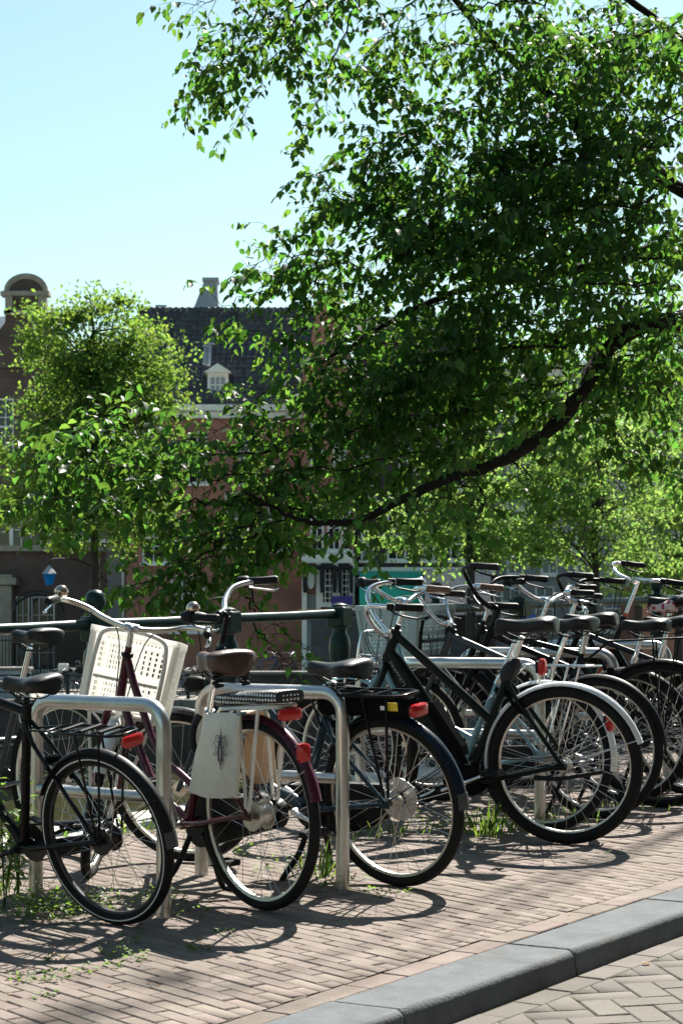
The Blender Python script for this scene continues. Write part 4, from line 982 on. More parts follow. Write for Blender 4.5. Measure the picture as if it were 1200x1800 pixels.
# middle: red brick house with dark tiled roof, dormer, vents, chimneys
hB, bx0, bx1, bz1 = house('brick_house', 'red brick corner house with big dark tiled roof and white dormer', 222, 532, 714, 90, 'brick_red',
    [(470, 858, 36, 968, 2, 4), (395, 865, 30, 960, 2, 4), (330, 760, 34, 850, 2, 4), (420, 760, 34, 850, 2, 4), (250, 900, 60, 990, 3, 3, 'glass'), (300, 1010, 60, 1110, 3, 3)], depth=10)
tiled_roof(hB, bx0+.1, bx1+1.0, bz1-.05, at(0, 545, 94).z, 89.9, 94.2)
dp = at(383, 700, 89.6); dm = MB()
dY = 90.6; dx0, dx1 = at(365, 0, dY).x, at(401, 0, dY).x; dz0, dz1 = at(0, 708, dY).z, at(0, 655, dY).z
do = adopt(MB().box(((dx0+dx1)/2, dY+.9, (dz0+dz1)/2), (dx1-dx0, 1.8, dz1-dz0)).build('dormer', 'cornice_white', None, smooth=0), hB)
q = MB().box(((dx0+dx1)/2, dY-.03, (dz0+dz1)/2-.05), (dx1-dx0-.3, .06, dz1-dz0-.35)).build('pane', 'glass_pale', None, smooth=0); q.parent = do
q = MB()
for i in range(1, 3): q.box((dx0+.15+(dx1-dx0-.3)*i/3, dY-.07, (dz0+dz1)/2-.05), (.04, .04, dz1-dz0-.35))
for i in range(1, 3): q.box(((dx0+dx1)/2, dY-.075, dz0+.12+(dz1-dz0-.35)*i/3), (dx1-dx0-.3, .04, .04))
q.build('glazing_bars', 'cornice_white', do, smooth=0)
q = MB().prism([(dx0-.15, dY-.25, dz1), (dx1+.15, dY-.25, dz1), ((dx0+dx1)/2, dY-.25, dz1+.42)], (0, 2.6, 0)).build('dormer_roof', 'cornice_white', do, smooth=0)
for (px, py0, py1, dx) in ((362, 640, 610, 0), (369, 642, 606, .05)):
    a, b = at(px-3, py0, 91.2), at(px, py1, 91.6); adopt(MB().tube([a, b, b+Vector((0, 0, .02))], .1, 8).box(b+Vector((.02, 0, .05)), (.36, .3, .08)).build('vent_pipe', 'lead_grey', None), hB)
for (px0, px1, pyt, pyb) in ((268, 294, 545, 640), (346, 384, 497, 580)):
    a, b = at(px0, pyb, 96), at(px1, pyt, 96); w_ = b.x-a.x
    r_ = [[(a.x-.15, 96+s_, a.z), (b.x+.15, 96+s_, a.z)] for s_ in (-.6, .6)]
    mb = MB(); lo = [Vector((a.x-.5, 95.4, a.z)), Vector((b.x+.1, 95.4, a.z)), Vector((b.x+.1, 96.6, a.z)), Vector((a.x-.5, 96.6, a.z))]
    hi = [Vector((a.x+w_*.38, 95.5, b.z)), Vector((b.x-.05, 95.5, b.z)), Vector((b.x-.05, 96.5, b.z)), Vector((a.x+w_*.38, 96.5, b.z))]
    mb.loft([lo, hi]).box((hi[0]+hi[2])/2+Vector((0, 0, .08)), (w_*.75, 1.25, .16)); adopt(mb.build('chimney', 'lead_grey', None, smooth=0), hB)
# right of it: gabled brick shop house
hC, cx0, cx1, cz1 = house('shop_house', 'tall brick house with white shopfront and black drapes', 532, 622, 640, 88, 'brick_red',
    [(545, 868, 24, 968, 2, 5), (575, 868, 24, 968, 2, 5), (600, 890, 16, 968, 1, 4), (545, 740, 24, 830, 2, 4), (585, 740, 24, 830, 2, 4)], cornice=False)
gtop = at(0, 500, 88).z
adopt(MB().prism([(cx0, 87.95, cz1), (cx1, 87.95, cz1), (cx1-.4, 87.95, cz1+1.2), ((cx0+cx1)/2+.5, 87.95, gtop-.6), ((cx0+cx1)/2-.5, 87.95, gtop-.6), (cx0+.4, 87.95, cz1+1.2)], (0, .4, 0)).build('gable', 'brick_red', None, smooth=0), hC)
adopt(MB().box(((cx0+cx1)/2, 88, gtop-.45), (1.5, .7, .3)).box((cx0+.25, 88, cz1+.1), (.7, .7, .25)).box((cx1-.25, 88, cz1+.1), (.7, .7, .25)).build('gable_stones', 'cornice_white', None, smooth=0), hC)
adopt(MB().box(((cx0+cx1)/2, 87.8, at(0, 982, 88).z), (cx1-cx0+.1, .5, .42)).build('shop_cornice', 'cornice_white', None, smooth=0), hC)
for px in (535, 560, 590, 619): adopt(MB().box((at(px, 0, 88).x, 87.78, (at(0, 986, 88).z+ZS)/2), (.22, .3, at(0, 986, 88).z-ZS)).build('pilaster', 'cornice_white', None, smooth=0), hC)
for (a_, b_) in ((564, 587), (594, 616)):
    x0, x1 = at(a_, 0, 88).x, at(b_, 0, 88).x; window(hC, x0, at(0, 1062, 88).z, x1-x0, at(0, 998, 88).z-at(0, 1062, 88).z, 87.6, 3, 6)
adopt(MB().box((at(547, 0, 88).x, 87.85, (at(0, 1045, 88).z+ZS)/2), (.5, .1, at(0, 1045, 88).z-ZS)).build('door', 'door_grey', None, smooth=0), hC)
adopt(MB().lathe([(.0, 0), (.17, 0), (.17, .02), (.12, .02), (.12, .0)], Matrix.Translation((at(546, 0, 87).x, 87.7, at(0, 1020, 88).z))@Matrix.Diagonal((1, 1, 2.4, 1))@Matrix.Rotation(math.pi/2, 4, 'X'), 16).build('oval_window', 'cornice_white', None), hC)
def drape(px, py0, py1, wpx):
    Yd = 87.1; mb = MB(); n = 12; w_ = wpx/F*Yd; a = at(px, py0, Yd); h = (py1-py0)/F*Yd
    mb.loft([[a+Vector((w_*(.5+.5*k)*math.cos(2*math.pi*j/n)*(1+.2*math.sin(3*j)), .14*math.sin(2*math.pi*j/n), -h*f_)) for j in range(n)] for (f_, k) in ((0, .7), (.1, 1), (.5, .75), (.85, .5), (1, .35))])
    d_ = mb.build('drape', 'black_cloth', None); return d_
for (px, wp) in ((536, 5), (566, 5), (588, 5), (597, 4), (617, 4)): adopt(drape(px, 994, 1042, wp), hC)
for (px0, px1) in ((535, 568), (568, 592), (593, 620)): adopt(MB().box((at((px0+px1)/2, 0, 87).x, 87.2, at(0, 997, 87).z), ((px1-px0)/F*87-.03, .5, .22), bev=.08).build('drape_pelmet', 'black_cloth', None), hC)
adopt(MB().box(at(601, 1055, 87), (.95, .12, .38)).build('shop_sign', 'purple', None, smooth=0), hC)
adopt(MB().box(at(578, 981, 87.6), (.26, .05, .22)).build('house_plaque', 'sign_blue', None, smooth=0), hC)
hD, dx0, dx1, dz1 = house('awning_house', 'dark brick house above the green and pink awnings', 622, 870, 560, 89, 'brick_dark',
    [(634, 935, 24, 985, 1, 2, 'glass_pale'), (680, 900, 34, 985, 2, 3), (730, 900, 34, 985, 2, 3), (790, 900, 34, 985, 2, 3), (634, 800, 28, 880, 2, 3), (700, 760, 34, 860, 2, 3), (780, 760, 34, 860, 2, 3)])
adopt(MB().box(((dx0+dx1)/2, 88.9, at(0, 1004, 89).z), (dx1-dx0, .5, .35)).build('shop_cornice', 'cornice_white', None, smooth=0), hD)
def awning(name, label, px0, px1, py0, py1, Y, mat, side, proj=1.5):
    root = empty(name, at((px0+px1)/2, py1, Y)); tag(root, label, 'awning')
    x0, x1 = at(px0, 0, Y).x, at(px1, 0, Y).x; z1 = at(0, py0, Y).z; h = (py1-py0)/F*Y
    ns = 8; prof = []
    for i in range(ns+1):
        a = math.pi/2*i/ns; prof.append((Y-proj*math.sin(a), z1-h*(1-math.cos(a))))
    npan = 5
    for k in range(npan):
        a, b = x0+(x1-x0)*k/npan, x0+(x1-x0)*(k+1)/npan
        mb = MB().loft([[(x, y, z) for (y, z) in prof]+[(x, y+.03, z-.03) for (y, z) in prof[::-1]] for x in (a+.004, b-.004)])
        adopt(mb.build('panel', mat, None, smooth=50), root)
    for x in (x0, x1): adopt(MB().prism([(x, y, z) for (y, z) in prof]+[(x, Y, z1-h)], (.03, 0, 0)).build('side', side, None, smooth=0), root)
    adopt(MB().tube([(x0, Y-proj-.01, z1-h), (x1, Y-proj-.01, z1-h)], .04, 6).build('front_bar', 'gate_iron', None), root)
awning('shop_awning', 'rounded green awning with dark sides over a shop across the canal', 630, 758, 1004, 1074, 88.5, 'green_cloth', 'rail_green', 2.0)
awning('shop_awning', 'rounded pale pink awning beside the green one', 742, 858, 1000, 1082, 87.5, 'pink_cloth', 'black_cloth', 2.2)
hE, _, _, _ = house('grey_house', 'grey house behind the pale green trees at right', 870, 1330, 640, 92, 'brick_grey',
    [(x, y, 30, y+85, 2, 4, 'glass_pale') for x in (890, 950, 1010, 1070, 1130, 1190) for y in (690, 810, 925)]+[(x, 1030, 34, 1110, 2, 3, 'glass_pale') for x in (880, 940, 1000, 1060)])
hF, _, _, _ = house('low_brick_house', 'low red brick house front low down at the right edge', 1120, 1330, 1030, 84, 'brick_red', [(1230, 1050, 30, 1110, 2, 3)], cornice=True, depth=5)
# no background gap: a long row behind
# ------------------------------------------------------------------ van with ladders, traffic sign
def van():
    Yv = 74; x0, x1 = at(541, 0, Yv).x, at(835, 0, Yv).x; L = x1-x0; zb = ZS+.25; zr = at(0, 1082, Yv).z; w_ = 1.9
    root = empty('delivery_van', ((x0+x1)/2, Yv, ZS)); tag(root, 'dark blue delivery van with wooden ladders on its roof', 'van')
    prof = [(0, zb), (0, zr-.35), (.12, zr-.08), (.35, zr), (L*.74, zr), (L*.80, zr-.15), (L*.90, zr-.85), (L*.99, zr-1.1), (L, zb+.5), (L, zb)]
    rings = []
    for (f_, k) in ((0, .96), (.06, 1.0), (.94, 1.0), (1, .96)):
        cxm = L/2; rings.append([(x0+cxm+(x-cxm)*k, Yv-w_/2+w_*f_, zb+(z-zb)*(.5+.5*k)) for (x, z) in prof])
    adopt(MB().loft(rings).build('body', 'van_paint', None, smooth=30), root)
    for (a, b) in ((.60, .72), (.74, .86)): adopt(MB().box((x0+L*(a+b)/2, Yv-w_/2-.005, zr-.55), (L*(b-a), .04, .55)).build('side_window', 'glass', None, smooth=0), root)
    for f_ in (.18, .80):
        T = Matrix.Translation((x0+L*f_, Yv-w_/2+.02, ZS+.33))@Matrix.Rotation(math.pi/2, 4, 'X')
        wv = adopt(MB().lathe([(0, .1), (.2, .1), (.2, .06), (.0, .06)], T, 20).build('rim', 'alloy', None), root)
        t_ = MB().lathe([(.19, -.1), (.32, -.1), (.34, 0), (.32, .1), (.19, .1)], T, 24).build('tyre', 'rubber', wv)
    adopt(MB().box((x0+.03, Yv-.7, zb+.9), (.06, .12, .3)).build('tail_light', 'red_lens', None, smooth=0), root)
    for f_ in (.12, .42, .70): adopt(MB().box((x0+L*f_, Yv, zr+.1), (.06, w_*.95, .05)).box((x0+L*f_, Yv-w_*.45, zr+.04), (.06, .06, .14)).box((x0+L*f_, Yv+w_*.45, zr+.04), (.06, .06, .14)).build('roof_bar', 'alloy', None, smooth=0), root)
    for k, yy in enumerate((-.55, .2)):
        ld = empty('ladder', (x0+L*.4, Yv+yy, zr+.17)); tag(ld, 'wooden ladder lying on the van roof, %s one' % ('nearer' if k == 0 else 'farther'), 'ladder', 'ladders on the van roof')
        for s_ in (-.2, .2): adopt(MB().box((x0+L*.40, Yv+yy+s_, zr+.18), (L*.92, .05, .09)).build('rail', 'wood', None, smooth=0), ld)
        for i in range(14): adopt(MB().tube([(x0+L*(-.03+.065*i), Yv+yy-.2, zr+.18), (x0+L*(-.03+.065*i), Yv+yy+.2, zr+.18)], .02, 5).build('rung', 'wood', None), ld)
van()
sg = empty('street_sign', at(930, 1200, 62)); tag(sg, 'small blue rectangular street sign behind the handlebars', 'sign')
adopt(MB().box(at(928, 1084, 62), (.5, .04, .12)).build('plate', 'sign_blue', None, smooth=0), sg)
adopt(MB().tube([at(928, 1082, 62.1), at(928, 1290, 62.1)], .03, 8).build('pole', 'alloy', None), sg)

# ------------------------------------------------------------------ bicycles on the far quay
def far_bike(label, pos, ang, fcol, seed):
    root = empty('bicycle', pos, (0, 0, ang)); tag(root, label, 'bicycle', 'bicycles parked on the far quay')
    R = .345; I = Matrix.Identity(4)
    for hx_ in (0, 1.08):
        T = Matrix.Translation((hx_, 0, R))@Matrix.Rotation(math.pi/2, 4, 'X')
        wh = MB().lathe([(R-.02+.02*math.cos(2*math.pi*j/6), .02*math.sin(2*math.pi*j/6)) for j in range(6)], T, 24, closed=True).build('tyre', 'rubber', root)
        sp = MB()
        for i in range(14): a = 2*math.pi*i/14; sp.tube([T@Vector((0, 0, 0)), T@Vector((.31*math.cos(a), .31*math.sin(a), 0))], .002, 3, caps=False)
        sp.build('spokes', 'spoke_steel', wh, smooth=0)
    f = MB(); V = Vector
    for (a, b) in (((.45, .28), (.25, .82)), ((.45, .28), (.86, .75)), ((.27, .78), (.80, .88)), ((.45, .28), (0, R)), ((.27, .75), (0, R)), ((.87, .70), (.80, .95)), ((.87, .72), (1.08, R))): f.tube([V((a[0], 0, a[1])), V((b[0], 0, b[1]))], .02, 6)
    f.build('frame', fcol, root)
    MB().box((.2, 0, .92), (.26, .16, .06), bev=.025).build('saddle', 'saddle_black', root)
    MB().tube(spline([(.6, -.3, 1.06), (.78, -.25, 1.08), (.80, 0, 1.02), (.78, .25, 1.08), (.6, .3, 1.06)], 5), .014, 6).tube([(.80, 0, .93), (.79, 0, 1.03)], .014, 6).build('handlebar', 'alloy', root)
    return root
fb = [(100, 70.0, -.35, 'black_paint'), (118, 70.3, .5, 'grey_paint'), (150, 78, .1, 'black_paint'), (128, 80, .12, 'grey_paint'), (330, 70.2, .3, 'black_paint'), (318, 71, -.5, 'royal_blue'), (345, 72, .6, 'black_paint'), (362, 72.5, 2.6, 'grey_paint'), (470, 66, .4, 'royal_blue'), (500, 66.5, -.4, 'black_paint'), (530, 66, .2, 'grey_paint'), (12, 72, .2, 'black_paint')]
lab = ['black bike behind the far railing, left of the cream crate', 'grey bike beside the black one behind the far railing', 'black bike by the iron fence, seen left of the cream crate', 'bike with pale front box parked before the iron fence', 'dark bike on the far quay just right of the cream crate', 'blue bike on the far quay just right of the cream crate', 'black bike among those seen under the brown saddle', 'grey bike facing left among those under the brown saddle', 'blue bike behind the low parapet, under hanging leaves', 'black bike behind the low parapet, under hanging leaves', 'grey bike behind the low parapet, nearest the van', 'black bike beside the stone pier at left edge']
for (px, Y, a, c), lb_ in zip(fb, lab):
    z = ZS if Y > 68 else zt-.6
    far_bike(lb_, (at(px, 0, Y).x-.5, Y, z), a, c, px)
q = at(108, 1168, 79.8); bxk = empty('box', (at(112, 0, 79.6).x, 79.6, ZS+.85)); tag(bxk, 'pale box on the front of a bike by the iron fence', 'box')
adopt(MB().box((at(112, 0, 79.6).x, 79.6, ZS+.85), (.4, .35, .3), bev=.03).build('box_body', 'white_paint', None), bxk)

# ------------------------------------------------------------------ far trees
def leaf_cloud(C, D, Nn, Ls, Ws):
    """four-vertex folded leaves: base, left, tip, right"""
    S_ = np.cross(D, Nn); S_ /= np.linalg.norm(S_, axis=1, keepdims=True)+1e-9
    L, W = Ls[:, None], Ws[:, None]
    V = np.stack([C, C+D*L*.5+S_*W+Nn*W*.35, C+D*L, C+D*L*.5-S_*W+Nn*W*.35], 1).reshape(-1, 3)
    i = np.arange(len(C))[:, None]*4
    Fc = np.concatenate([i+np.array([[0, 1, 2]]), i+np.array([[0, 2, 3]])], 1).reshape(-1, 3)
    return V, Fc
def unit(a): return a/(np.linalg.norm(a, axis=1, keepdims=True)+1e-9)
def far_tree(label, px, Y, zbase, crown, nclump, nleaf, size, trunk_r, seed, lean=0, mat='far_leaf'):
    """crown: list of ellipses (px, py, rx_px, ry_px) that outline the crown in the distance Y"""
    r = np.random.default_rng(seed); base = at(px, 0, Y); base.z = zbase
    root = empty('tree', base); tag(root, label, 'tree', 'trees across the canal')
    C = []; ends = []
    area = np.array([c[2]*c[3] for c in crown], float); area /= area.sum()
    for k in range(nclump):
        c = crown[r.choice(len(crown), p=area)]
        v = r.normal(size=3); v /= np.linalg.norm(v); v *= r.uniform(.1, 1.25)**.6
        ctr = at(c[0]+v[0]*c[2], c[1]-v[2]*c[3], Y+v[1]*c[2]/F*Y*.9)
        ends.append(ctr); m = int(nleaf*r.uniform(.5, 1.4)); rad = r.uniform(.22, .85)
        q = r.normal(size=(m, 3))*np.array([1, 1, .55])*rad*.62; C.append(np.array(ctr)+q)
    C = np.concatenate(C); n = len(C)
    D = unit(r.normal(size=(n, 3))+np.array([0, 0, -.5])); Nn = unit(np.cross(D, r.normal(size=(n, 3)))+np.array([0, 0, .3]))
    Ls = size*r.uniform(.7, 1.35, n); V, Fc = leaf_cloud(C, D, Nn, Ls, Ls*.30)
    o = npmesh('crown', V, Fc, mat); adopt(o, root)
    tb = MB(); ctop = min(crown, key=lambda c: c[1]); top = at(ctop[0], ctop[1], Y); mid = at(px+lean, crown[0][1]+crown[0][3]*.35, Y)
    tp_ = spline([base, base.lerp(mid, .5)+Vector((.05, 0, 0)), mid, mid.lerp(top, .55)+Vector((.2, 0, 0)), top], 5)
    tb.tube(tp_, [trunk_r*(1-.85*i/(len(tp_)-1)) for i in range(len(tp_))], 9)
    adopt(tb.build('trunk', 'far_bark', None, smooth=60), root)
    lb_ = MB()
    for e in ends[::2]:
        k = int(r.integers(len(tp_)//3, len(tp_)-2)); s_ = tp_[k]; m_ = s_.lerp(e, .5)+Vector((0, 0, .25))
        lb_.tube(spline([s_, m_, e], 3), [trunk_r*.22, trunk_r*.18, trunk_r*.14, trunk_r*.1, trunk_r*.08, trunk_r*.05, trunk_r*.03], 4, caps=False)
    b_ = adopt(lb_.build('branches', 'far_bark', None, smooth=60), root); tag(b_, kind='stuff')
    return root
far_tree('round leafy tree on the far quay at left, before the dark roof', 165, 71, ZS, [(165, 740, 120, 210), (230, 660, 85, 120), (110, 620, 75, 90), (60, 820, 90, 120), (160, 545, 60, 45), (150, 900, 120, 75), (240, 820, 80, 120)], 340, 120, .165, .22, 3, mat='far_leaf_deep')
far_tree('pale green tree with slim dark trunk, right of the far awnings', 1045, 64, zt-.4, [(1040, 880, 150, 130), (960, 860, 90, 110), (1130, 930, 100, 90), (1040, 770, 130, 80), (900, 930, 70, 80)], 150, 110, .15, .16, 5)
far_tree('tree with dark trunk standing beside the pink awning', 825, 62, zt-.4, [(800, 880, 110, 110), (740, 930, 70, 70), (880, 960, 80, 70), (830, 800, 130, 80)], 70, 100, .15, .19, 8)
far_tree('bright bushy tree behind handlebars at the right edge', 1190, 72, ZS, [(1190, 950, 100, 95), (1230, 860, 110, 120), (1130, 1010, 70, 50)], 120, 110, .16, .2, 9)
far_tree('tall tree further back at right, showing through the branches', 1120, 80, ZS, [(1120, 700, 140, 110), (1220, 640, 120, 130), (1010, 720, 90, 80)], 110, 110, .18, .2, 11)
# ------------------------------------------------------------------ bags, cushion, batteries and other fittings
R2 = b2['root']; V = Vector
def q2(x, y, z): return V((x, y, z))
# polka-dot cushion on the maroon bike's carrier
rings = []
for (x, k) in ((.17, .5), (.165, .9), (.12, 1), (-.04, 1.02), (-.18, 1), (-.215, .92), (-.222, .55)):
    zc = .74-.06*(x-.16); rings.append([q2(x, .068*k*math.copysign(abs(math.cos(a))**.5, math.cos(a)), zc+.024*k+.024*k*math.copysign(abs(math.sin(a))**.5, math.sin(a))) for a in [2*math.pi*i/16+.1 for i in range(16)]])
MB().loft(rings).build('carrier_cushion', 'polka', R2, smooth=50)
Mb = b2['M']
def pannier(label, side, x0, x1, z0, z1, mat, motif):
    root = empty('pannier_bag', Mb@V(((x0+x1)/2, side*.1, z0))); tag(root, label, 'bag', 'bags hung on the maroon bike')
    rings = []
    for f_ in (0, .06, .25, .5, .75, .94, 1):
        z = z0+(z1-z0)*f_; k = 1-.28*f_; n = 20; th = .030*(1-.75*abs(f_-.4)) if f_ < .95 else .008
        cx_ = (x0+x1)/2+.05*(1-f_)*(1 if motif else .3)
        rings.append([Mb@V((cx_+(x1-x0)/2*k*math.copysign(abs(math.cos(a))**.6, math.cos(a)), side*(.085+.02*(1-f_))+th*math.sin(a)*(1+.3*math.sin(5*a+f_*6)+.25*math.sin(9*a-f_*4)), z+.006*math.sin(3*a+4*f_))) for a in [2*math.pi*i/n for i in range(n)]])
    body = adopt(MB().loft(rings).build('bag_body', mat, None, smooth=60), root)
    if motif:
        mb = MB(); c = V(((x0+x1)/2-.045, 0, z0+(z1-z0)*.60))
        def pt(u, w_): return Mb@V((c.x-u, .135-.05*abs(w_)*2*0-.012*max(0, w_/.08), c.z+w_))
        for s_ in (-1, 1):
            for (r0, ox, oz, turns, st_) in ((.020, .022, .010, 1.3, 0), (.014, .034, -.018, 1.2, 1.5), (.012, .018, .038, 1.2, -.6), (.010, .012, -.040, 1.1, 2.2)):
                mb.tube([pt(s_*(ox+r0*(1-i/18)*math.cos(st_+turns*2*math.pi*i/18)), oz+r0*(1-i/18)*math.sin(st_+turns*2*math.pi*i/18)) for i in range(17)], .0016, 4)
            mb.tube([pt(s_*.004, -.06), pt(s_*.012, -.02), pt(s_*.006, .02), pt(0, .062)], [.0015, .004, .004, .001], 4)
        mb.tube([pt(0, -.075), pt(0, .07)], [.002, .001], 4)
        q = mb.build('printed_motif', 'print_grey', None, smooth=0); q.parent = body
    return root
pannier('off-white canvas bag with grey scroll print hung on the maroon bike', 1, .23, -.07, .42, .72, 'canvas', True)
pannier('yellowish canvas bag on the far side of the maroon bike wheel', -1, .19, .01, .45, .71, 'canvas_yellow', False)
# wheel lock on the maroon seat tube
p_ = b2['BB']+b2['seat_d']*.40
MB().tube(spline([p_+V((-.03, .05, .05)), p_+V((-.02, .075, .0)), p_+V((-.02, .075, -.07)), p_+V((-.05, .05, -.11))], 4), .022, 10, flat=.6).build('wheel_lock', 'black_plastic', R2, smooth=60)
# battery of the blue bike
R3 = b3['root']
MB().box((.08, 0, .713), (.44, .12, .075), bev=.02).build('battery', 'matte_black', R3, smooth=40)
MB().box((-.085, .0608, .720), (.055, .002, .032)).build('sticker', 'yellow_label', R3, smooth=0)
MB().box((-.04, .0608, .714), (.02, .002, .016)).build('sticker', 'white_label', R3, smooth=0)
# battery, motor and seat wrap of the dark green bike
R4 = b4['root']; a, b = b4['hb']+V((-.005, 0, .03)), b4['BB']+V((.03, 0, .02)); d = (b-a).normalized(); nr_ = V((d.z, 0, -d.x))
if nr_.z < 0: nr_ = -nr_
c0, c1 = a.lerp(b, .42), a.lerp(b, .86); out = [c0+nr_*.03+V((0, -.038, 0)), c0+nr_*.075+d*.03+V((0, -.038, 0)), c1+nr_*.085-d*.02+V((0, -.038, 0)), c1+nr_*.07+d*.02+V((0, -.038, 0)), c1+nr_*.02+d*.02+V((0, -.038, 0))]
MB().prism(out, (0, .076, 0)).build('battery', 'matte_black', R4, smooth=20)
rings = []
for (y, k) in ((-.06, .7), (-.05, .95), (.05, .95), (.06, .7)): rings.append([b4['BB']+V((.10*k*math.cos(q)+.015*math.cos(2*q), y, .075*k*math.sin(q)+.01)) for q in [2*math.pi*i/20 for i in range(20)]])
MB().loft(rings).build('motor', 'matte_black', R4, smooth=40)
p_ = b4['stt']
rings = []
for i, (z, k) in enumerate(((-.07, .5), (-.05, .9), (-.02, 1.1), (.015, 1.0), (.04, .6))):
    rings.append([p_+V((z*-.3+.038*k*math.cos(q)*(1+.2*math.sin(3*q+i)), .034*k*math.sin(q)*(1+.25*math.sin(2*q+i*2)), z)) for q in [2*math.pi*j/14 for j in range(14)]])
MB().loft(rings).build('seat_wrap', 'black_cloth', R4, smooth=70)
MB().loft([[v+V((.03, .03, .03)) for v in r_] for r_ in [[p_+(v-p_)*.55 for v in rr_] for rr_ in rings]]).build('wrap_rag', 'white_label', R4, smooth=70) if False else None
# floral cover on the saddle of b9 and chain on the maroon bike
T9 = Matrix.Translation(V((.30, 0, 1.03)))
saddle(b9['root'], V((.36, 0, 1.005)), .16, .16, 'floral', Matrix.Identity(4), thick=.05).name = 'saddle_cover'
mb = MB()
for i in range(26):
    f_ = i/25; c = V((.80-.16*f_+.03*math.sin(f_*5), .05, .62-.34*f_)); mb.tube([c+V((.010*math.cos(q), .012*math.sin(q)*(i % 2), .013*math.sin(q)+(.012*math.cos(q))*(i % 2)*0)) for q in [2*math.pi*j/8 for j in range(8)]], .003, 4, closed=True)
tag(mb.build('lock_chain', 'rim_dark', R2, smooth=60), kind='stuff')

# ------------------------------------------------------------------ the big tree whose branches fill the right of the picture
def leaf8(C, D, Nn, L, W, bend):
    """eight-vertex leaf folded along its midrib, drooping to the tip"""
    S_ = np.cross(D, Nn); S_ = unit(S_); L = L[:, None]; W = W[:, None]; B = bend[:, None]
    def p(u, v, lift): return C+D*(L*u)+S_*(W*v)+Nn*(W*abs(v)*.45+lift*L)-Nn*(B*L*u*u)
    V_ = np.stack([p(0, 0, 0), p(.28, .9, 0), p(.28, 0, 0), p(.28, -.9, 0), p(.62, .85, 0), p(.62, 0, 0), p(.62, -.85, 0), p(1, 0, 0)], 1).reshape(-1, 3)
    i = np.arange(len(C))[:, None]*8
    T_ = np.array([[0, 1, 2], [0, 2, 3], [1, 4, 5], [1, 5, 2], [2, 5, 6], [2, 6, 3], [4, 7, 5], [5, 7, 6]])
    return V_, (i[:, :, None]+T_[None]).reshape(-1, 3)
tree_s, tree_t = S_Q0-.55, None
tb_ = V((4.35, 16.2, 0)); tt_, _ = TS(tb_); tb_ = P(tt_+.3, S_Q0-.6)
tree = empty('elm_tree', tb_); tag(tree, 'large leafy tree whose limbs reach in from the right over the bikes', 'tree')
fork1 = tb_+V((-.15, 0, 2.6)); ttop = tb_+V((-.1, .3, 7.6))
tr_pts = spline([tb_+V((0, 0, -.1)), tb_+V((-.05, 0, 1.2)), fork1, tb_+V((-.1, .1, 5)), tb_+V((-.1, .2, 6.6)), ttop], 6)
nt_ = len(tr_pts)
adopt(MB().tube(tr_pts, [.30-.26*(i/(nt_-1))**.8+(.08 if i == 0 else 0) for i in range(nt_)], 16).build('trunk', 'bark', None, smooth=70), tree)
limbs = []   # (points, r0, r1) thick visible limbs
def pl(*pts): return [at(*p) for p in pts]
LIMBS = [
 ([fork1]+pl((1330, 545, 15.8), (1200, 562, 15.5), (1120, 575, 15.3), (1062, 618, 15.2), (1022, 690, 14.9), (962, 760, 14.8), (880, 810, 14.5), (800, 836, 14.4), (720, 872, 14.2), (640, 912, 14.0), (560, 920, 13.8), (500, 903, 13.8), (430, 866, 13.5)), .108, .010),
 ([tb_+V((-.1, 0, 3.6))]+pl((1330, 400, 16.6), (1200, 335, 16.4), (1100, 275, 16.2), (1040, 250, 16.1), (985, 190, 16.0), (925, 128, 15.9), (860, 70, 15.8), (800, 0, 15.7), (730, -70, 15.6)), .085, .02),
 ([tb_+V((-.1, 0, 3.2))]+pl((1300, 470, 16.8), (1180, 440, 16.6), (1080, 455, 16.4), (980, 480, 16.2), (880, 492, 16), (780, 520, 15.8), (690, 565, 15.6), (620, 605, 15.4), (560, 640, 15.2)), .09, .01),
 (pl((1120, 575, 15.8), (1020, 590, 16), (900, 610, 15.9), (790, 650, 15.6), (690, 705, 15.4), (590, 760, 15.2), (480, 790, 15), (370, 800, 14.8)), .06, .008),
 ([tb_+V((-.05, .1, 5.0))]+pl((1260, 120, 16.8), (1150, 30, 16.4), (1000, -60, 16)), .06, .02),
 ([tb_+V((-.1, .2, 5.5)), at(1100, -80, 16.2), at(900, -130, 15.8), at(700, -90, 15.4), at(560, -40, 15.2), at(440, -15, 15)], .09, .012),
]
for pts, r0, r1 in LIMBS:
    sp = spline(pts, 5); n = len(sp)
    sp = [p+V((rng.normal(0, .008), rng.normal(0, .012), rng.normal(0, .008)))*(1 if 0 < i < n-1 else 0) for i, p in enumerate(sp)]
    adopt(MB().tube(sp, [(r0+(r1-r0)*(i/(n-1))**.7)*(1+.12*math.sin(i*1.9)*math.cos(i*.7)+rng.normal(0, .05)) for i in range(n)], 10).build('limb', 'bark', None, smooth=70), tree)
